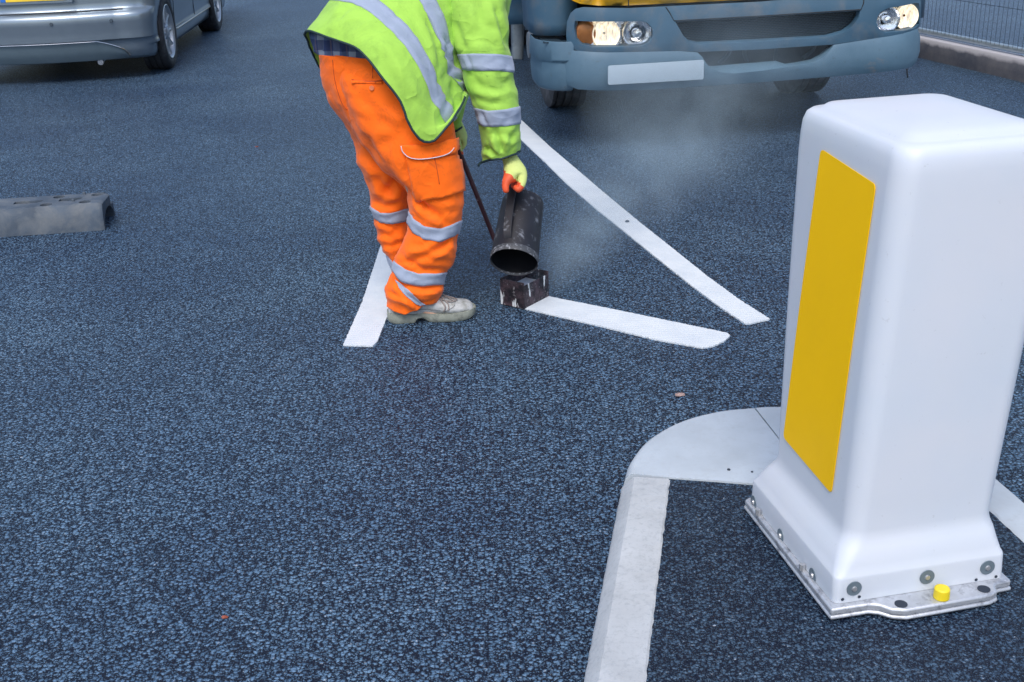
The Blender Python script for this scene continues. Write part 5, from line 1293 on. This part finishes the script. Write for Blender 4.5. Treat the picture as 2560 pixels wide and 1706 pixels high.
# ------------------------------------------------------------ small litter
def bit(u, v, z, size, m, name, label, cat, seed):
    p = G(u, v, z); bm = bmesh.new(); bmesh.ops.create_icosphere(bm, subdivisions=2, radius=1)
    for vv in bm.verts:
        k = 1 + 0.35 * noise.noise(vv.co * 1.4 + Vector((seed, 0, 0))); vv.co = Vector((vv.co.x * size[0] * k, vv.co.y * size[1] * k, vv.co.z * size[2] * k))
    bmesh.ops.translate(bm, vec=p + Vector((0, 0, size[2] * 0.8)), verts=bm.verts)
    tag(bmo(name, bm, m, smooth=False), label, cat)
pk = simple('pink_stone', (0.34, 0.24, 0.22), 0.8, var=0.4, vs=80); dk = simple('dark_stone', (0.03, 0.04, 0.06), 0.8); rd_ = simple('dry_leaf', (0.28, 0.07, 0.04), 0.7, var=0.4, vs=60)
bit(1699, 990, 0.0, (0.016, 0.010, 0.005), pk, 'stone_chip', 'pinkish flat stone chip on the road beyond the kerb tip', 'stone', 1)
bit(1152, 752, 0.0, (0.024, 0.018, 0.003), pk, 'leaf_scrap', 'dull brown flat scrap lying just beyond the toe of the shoe', 'scrap', 4)
bit(1568, 556, 0.004, (0.009, 0.010, 0.006), dk, 'pebble', 'small dark pebble on the long white line', 'pebble', 2)
bit(642, 368, 0.0, (0.012, 0.008, 0.003), rd_, 'dry_leaf', 'tiny red dry leaf on the open road left of the worker', 'leaf', 3)
bit(562, 1545, 0.0, (0.008, 0.005, 0.003), rd_, 'dry_leaf', 'tiny reddish dry leaf on the near road left of the kerb', 'leaf', 6)
bit(1822, 1176, KH + 0.002, (0.004, 0.004, 0.003), dk, 'pebble', 'tiny dark pebble on the smooth kerb slab, left of the other one', 'pebble', 7)
bit(1880, 1181, KH + 0.002, (0.003, 0.003, 0.002), dk, 'pebble', 'tiny dark pebble on the smooth kerb slab nearest the bollard', 'pebble', 8)

# ------------------------------------------------------------ steam from the hot paint
def steam():
    A = Vector((0.10, 4.12, 0.06)); B = Vector((1.55, 7.0, 0.55)); a = (B - A); Lg = a.length; a.normalize()
    m = D.materials.new('steam_volume'); m.use_nodes = True; t = m.node_tree; t.nodes.clear()
    out = t.nodes.new('ShaderNodeOutputMaterial'); pv = t.nodes.new('ShaderNodeVolumePrincipled'); t.links.new(pv.outputs[0], out.inputs['Volume'])
    tc = t.nodes.new('ShaderNodeTexCoord')
    def vm(op, x, y=None):
        n = t.nodes.new('ShaderNodeVectorMath'); n.operation = op
        for i, q in enumerate((x, y)):
            if q is None: continue
            if isinstance(q, Vector): n.inputs[i].default_value = q
            else: t.links.new(q, n.inputs[i])
        return n
    def mt(op, x, y=None, clamp=False):
        n = t.nodes.new('ShaderNodeMath'); n.operation = op; n.use_clamp = clamp
        for i, q in enumerate((x, y)):
            if q is None: continue
            if isinstance(q, (int, float)): n.inputs[i].default_value = q
            else: t.links.new(q, n.inputs[i])
        return n.outputs[0]
    P = vm('SUBTRACT', tc.outputs['Object'], A).outputs[0]
    tt = vm('DOT_PRODUCT', P, a).outputs['Value']
    ax_ = t.nodes.new('ShaderNodeVectorMath'); ax_.operation = 'SCALE'; ax_.inputs[0].default_value = a; t.links.new(tt, ax_.inputs['Scale'])
    r = vm('LENGTH', vm('SUBTRACT', P, ax_.outputs[0]).outputs[0]).outputs['Value']
    rad_ = mt('ADD', mt('MULTIPLY', tt, 0.34), 0.09)
    fall = mt('SUBTRACT', 1.0, mt('DIVIDE', r, rad_), True); fall = mt('MULTIPLY', fall, fall)
    ends = mt('MULTIPLY', mt('DIVIDE', tt, 0.08, True), mt('DIVIDE', mt('SUBTRACT', Lg, tt), 1.0, True))
    nz = t.nodes.new('ShaderNodeTexNoise'); nz.inputs['Scale'].default_value = 2.6; nz.inputs['Detail'].default_value = 5; nz.inputs['Roughness'].default_value = 0.6; nz.inputs['Distortion'].default_value = 0.8
    t.links.new(tc.outputs['Object'], nz.inputs['Vector'])
    nn = mt('MULTIPLY', mt('SUBTRACT', nz.outputs['Fac'], 0.36, True), 4.2)
    thin = mt('DIVIDE', 1.0, mt('ADD', mt('MULTIPLY', tt, 1.9), 0.35))
    d = mt('MULTIPLY', mt('MULTIPLY', mt('MULTIPLY', fall, ends), mt('MULTIPLY', nn, thin)), STEAM)
    t.links.new(d, pv.inputs['Density']); pv.inputs['Color'].default_value = (0.64, 0.84, 1.0, 1); pv.inputs['Anisotropy'].default_value = -0.15
    bm = bmesh.new(); cyl(bm, A - a * 0.0, B, 0.10, 1.2, n=20)
    bmesh.ops.bisect_plane(bm, geom=bm.verts[:] + bm.edges[:] + bm.faces[:], plane_co=(0, 0, 0.008), plane_no=(0, 0, 1), clear_inner=True)
    bmesh.ops.holes_fill(bm, edges=[e for e in bm.edges if e.is_boundary], sides=0)
    o = bmo('steam', bm, m, smooth=False); tag(o, kind='stuff', label='faint blue white steam drifting from the steel box towards the lorry', cat='steam')
STEAM = 2.8
steam()
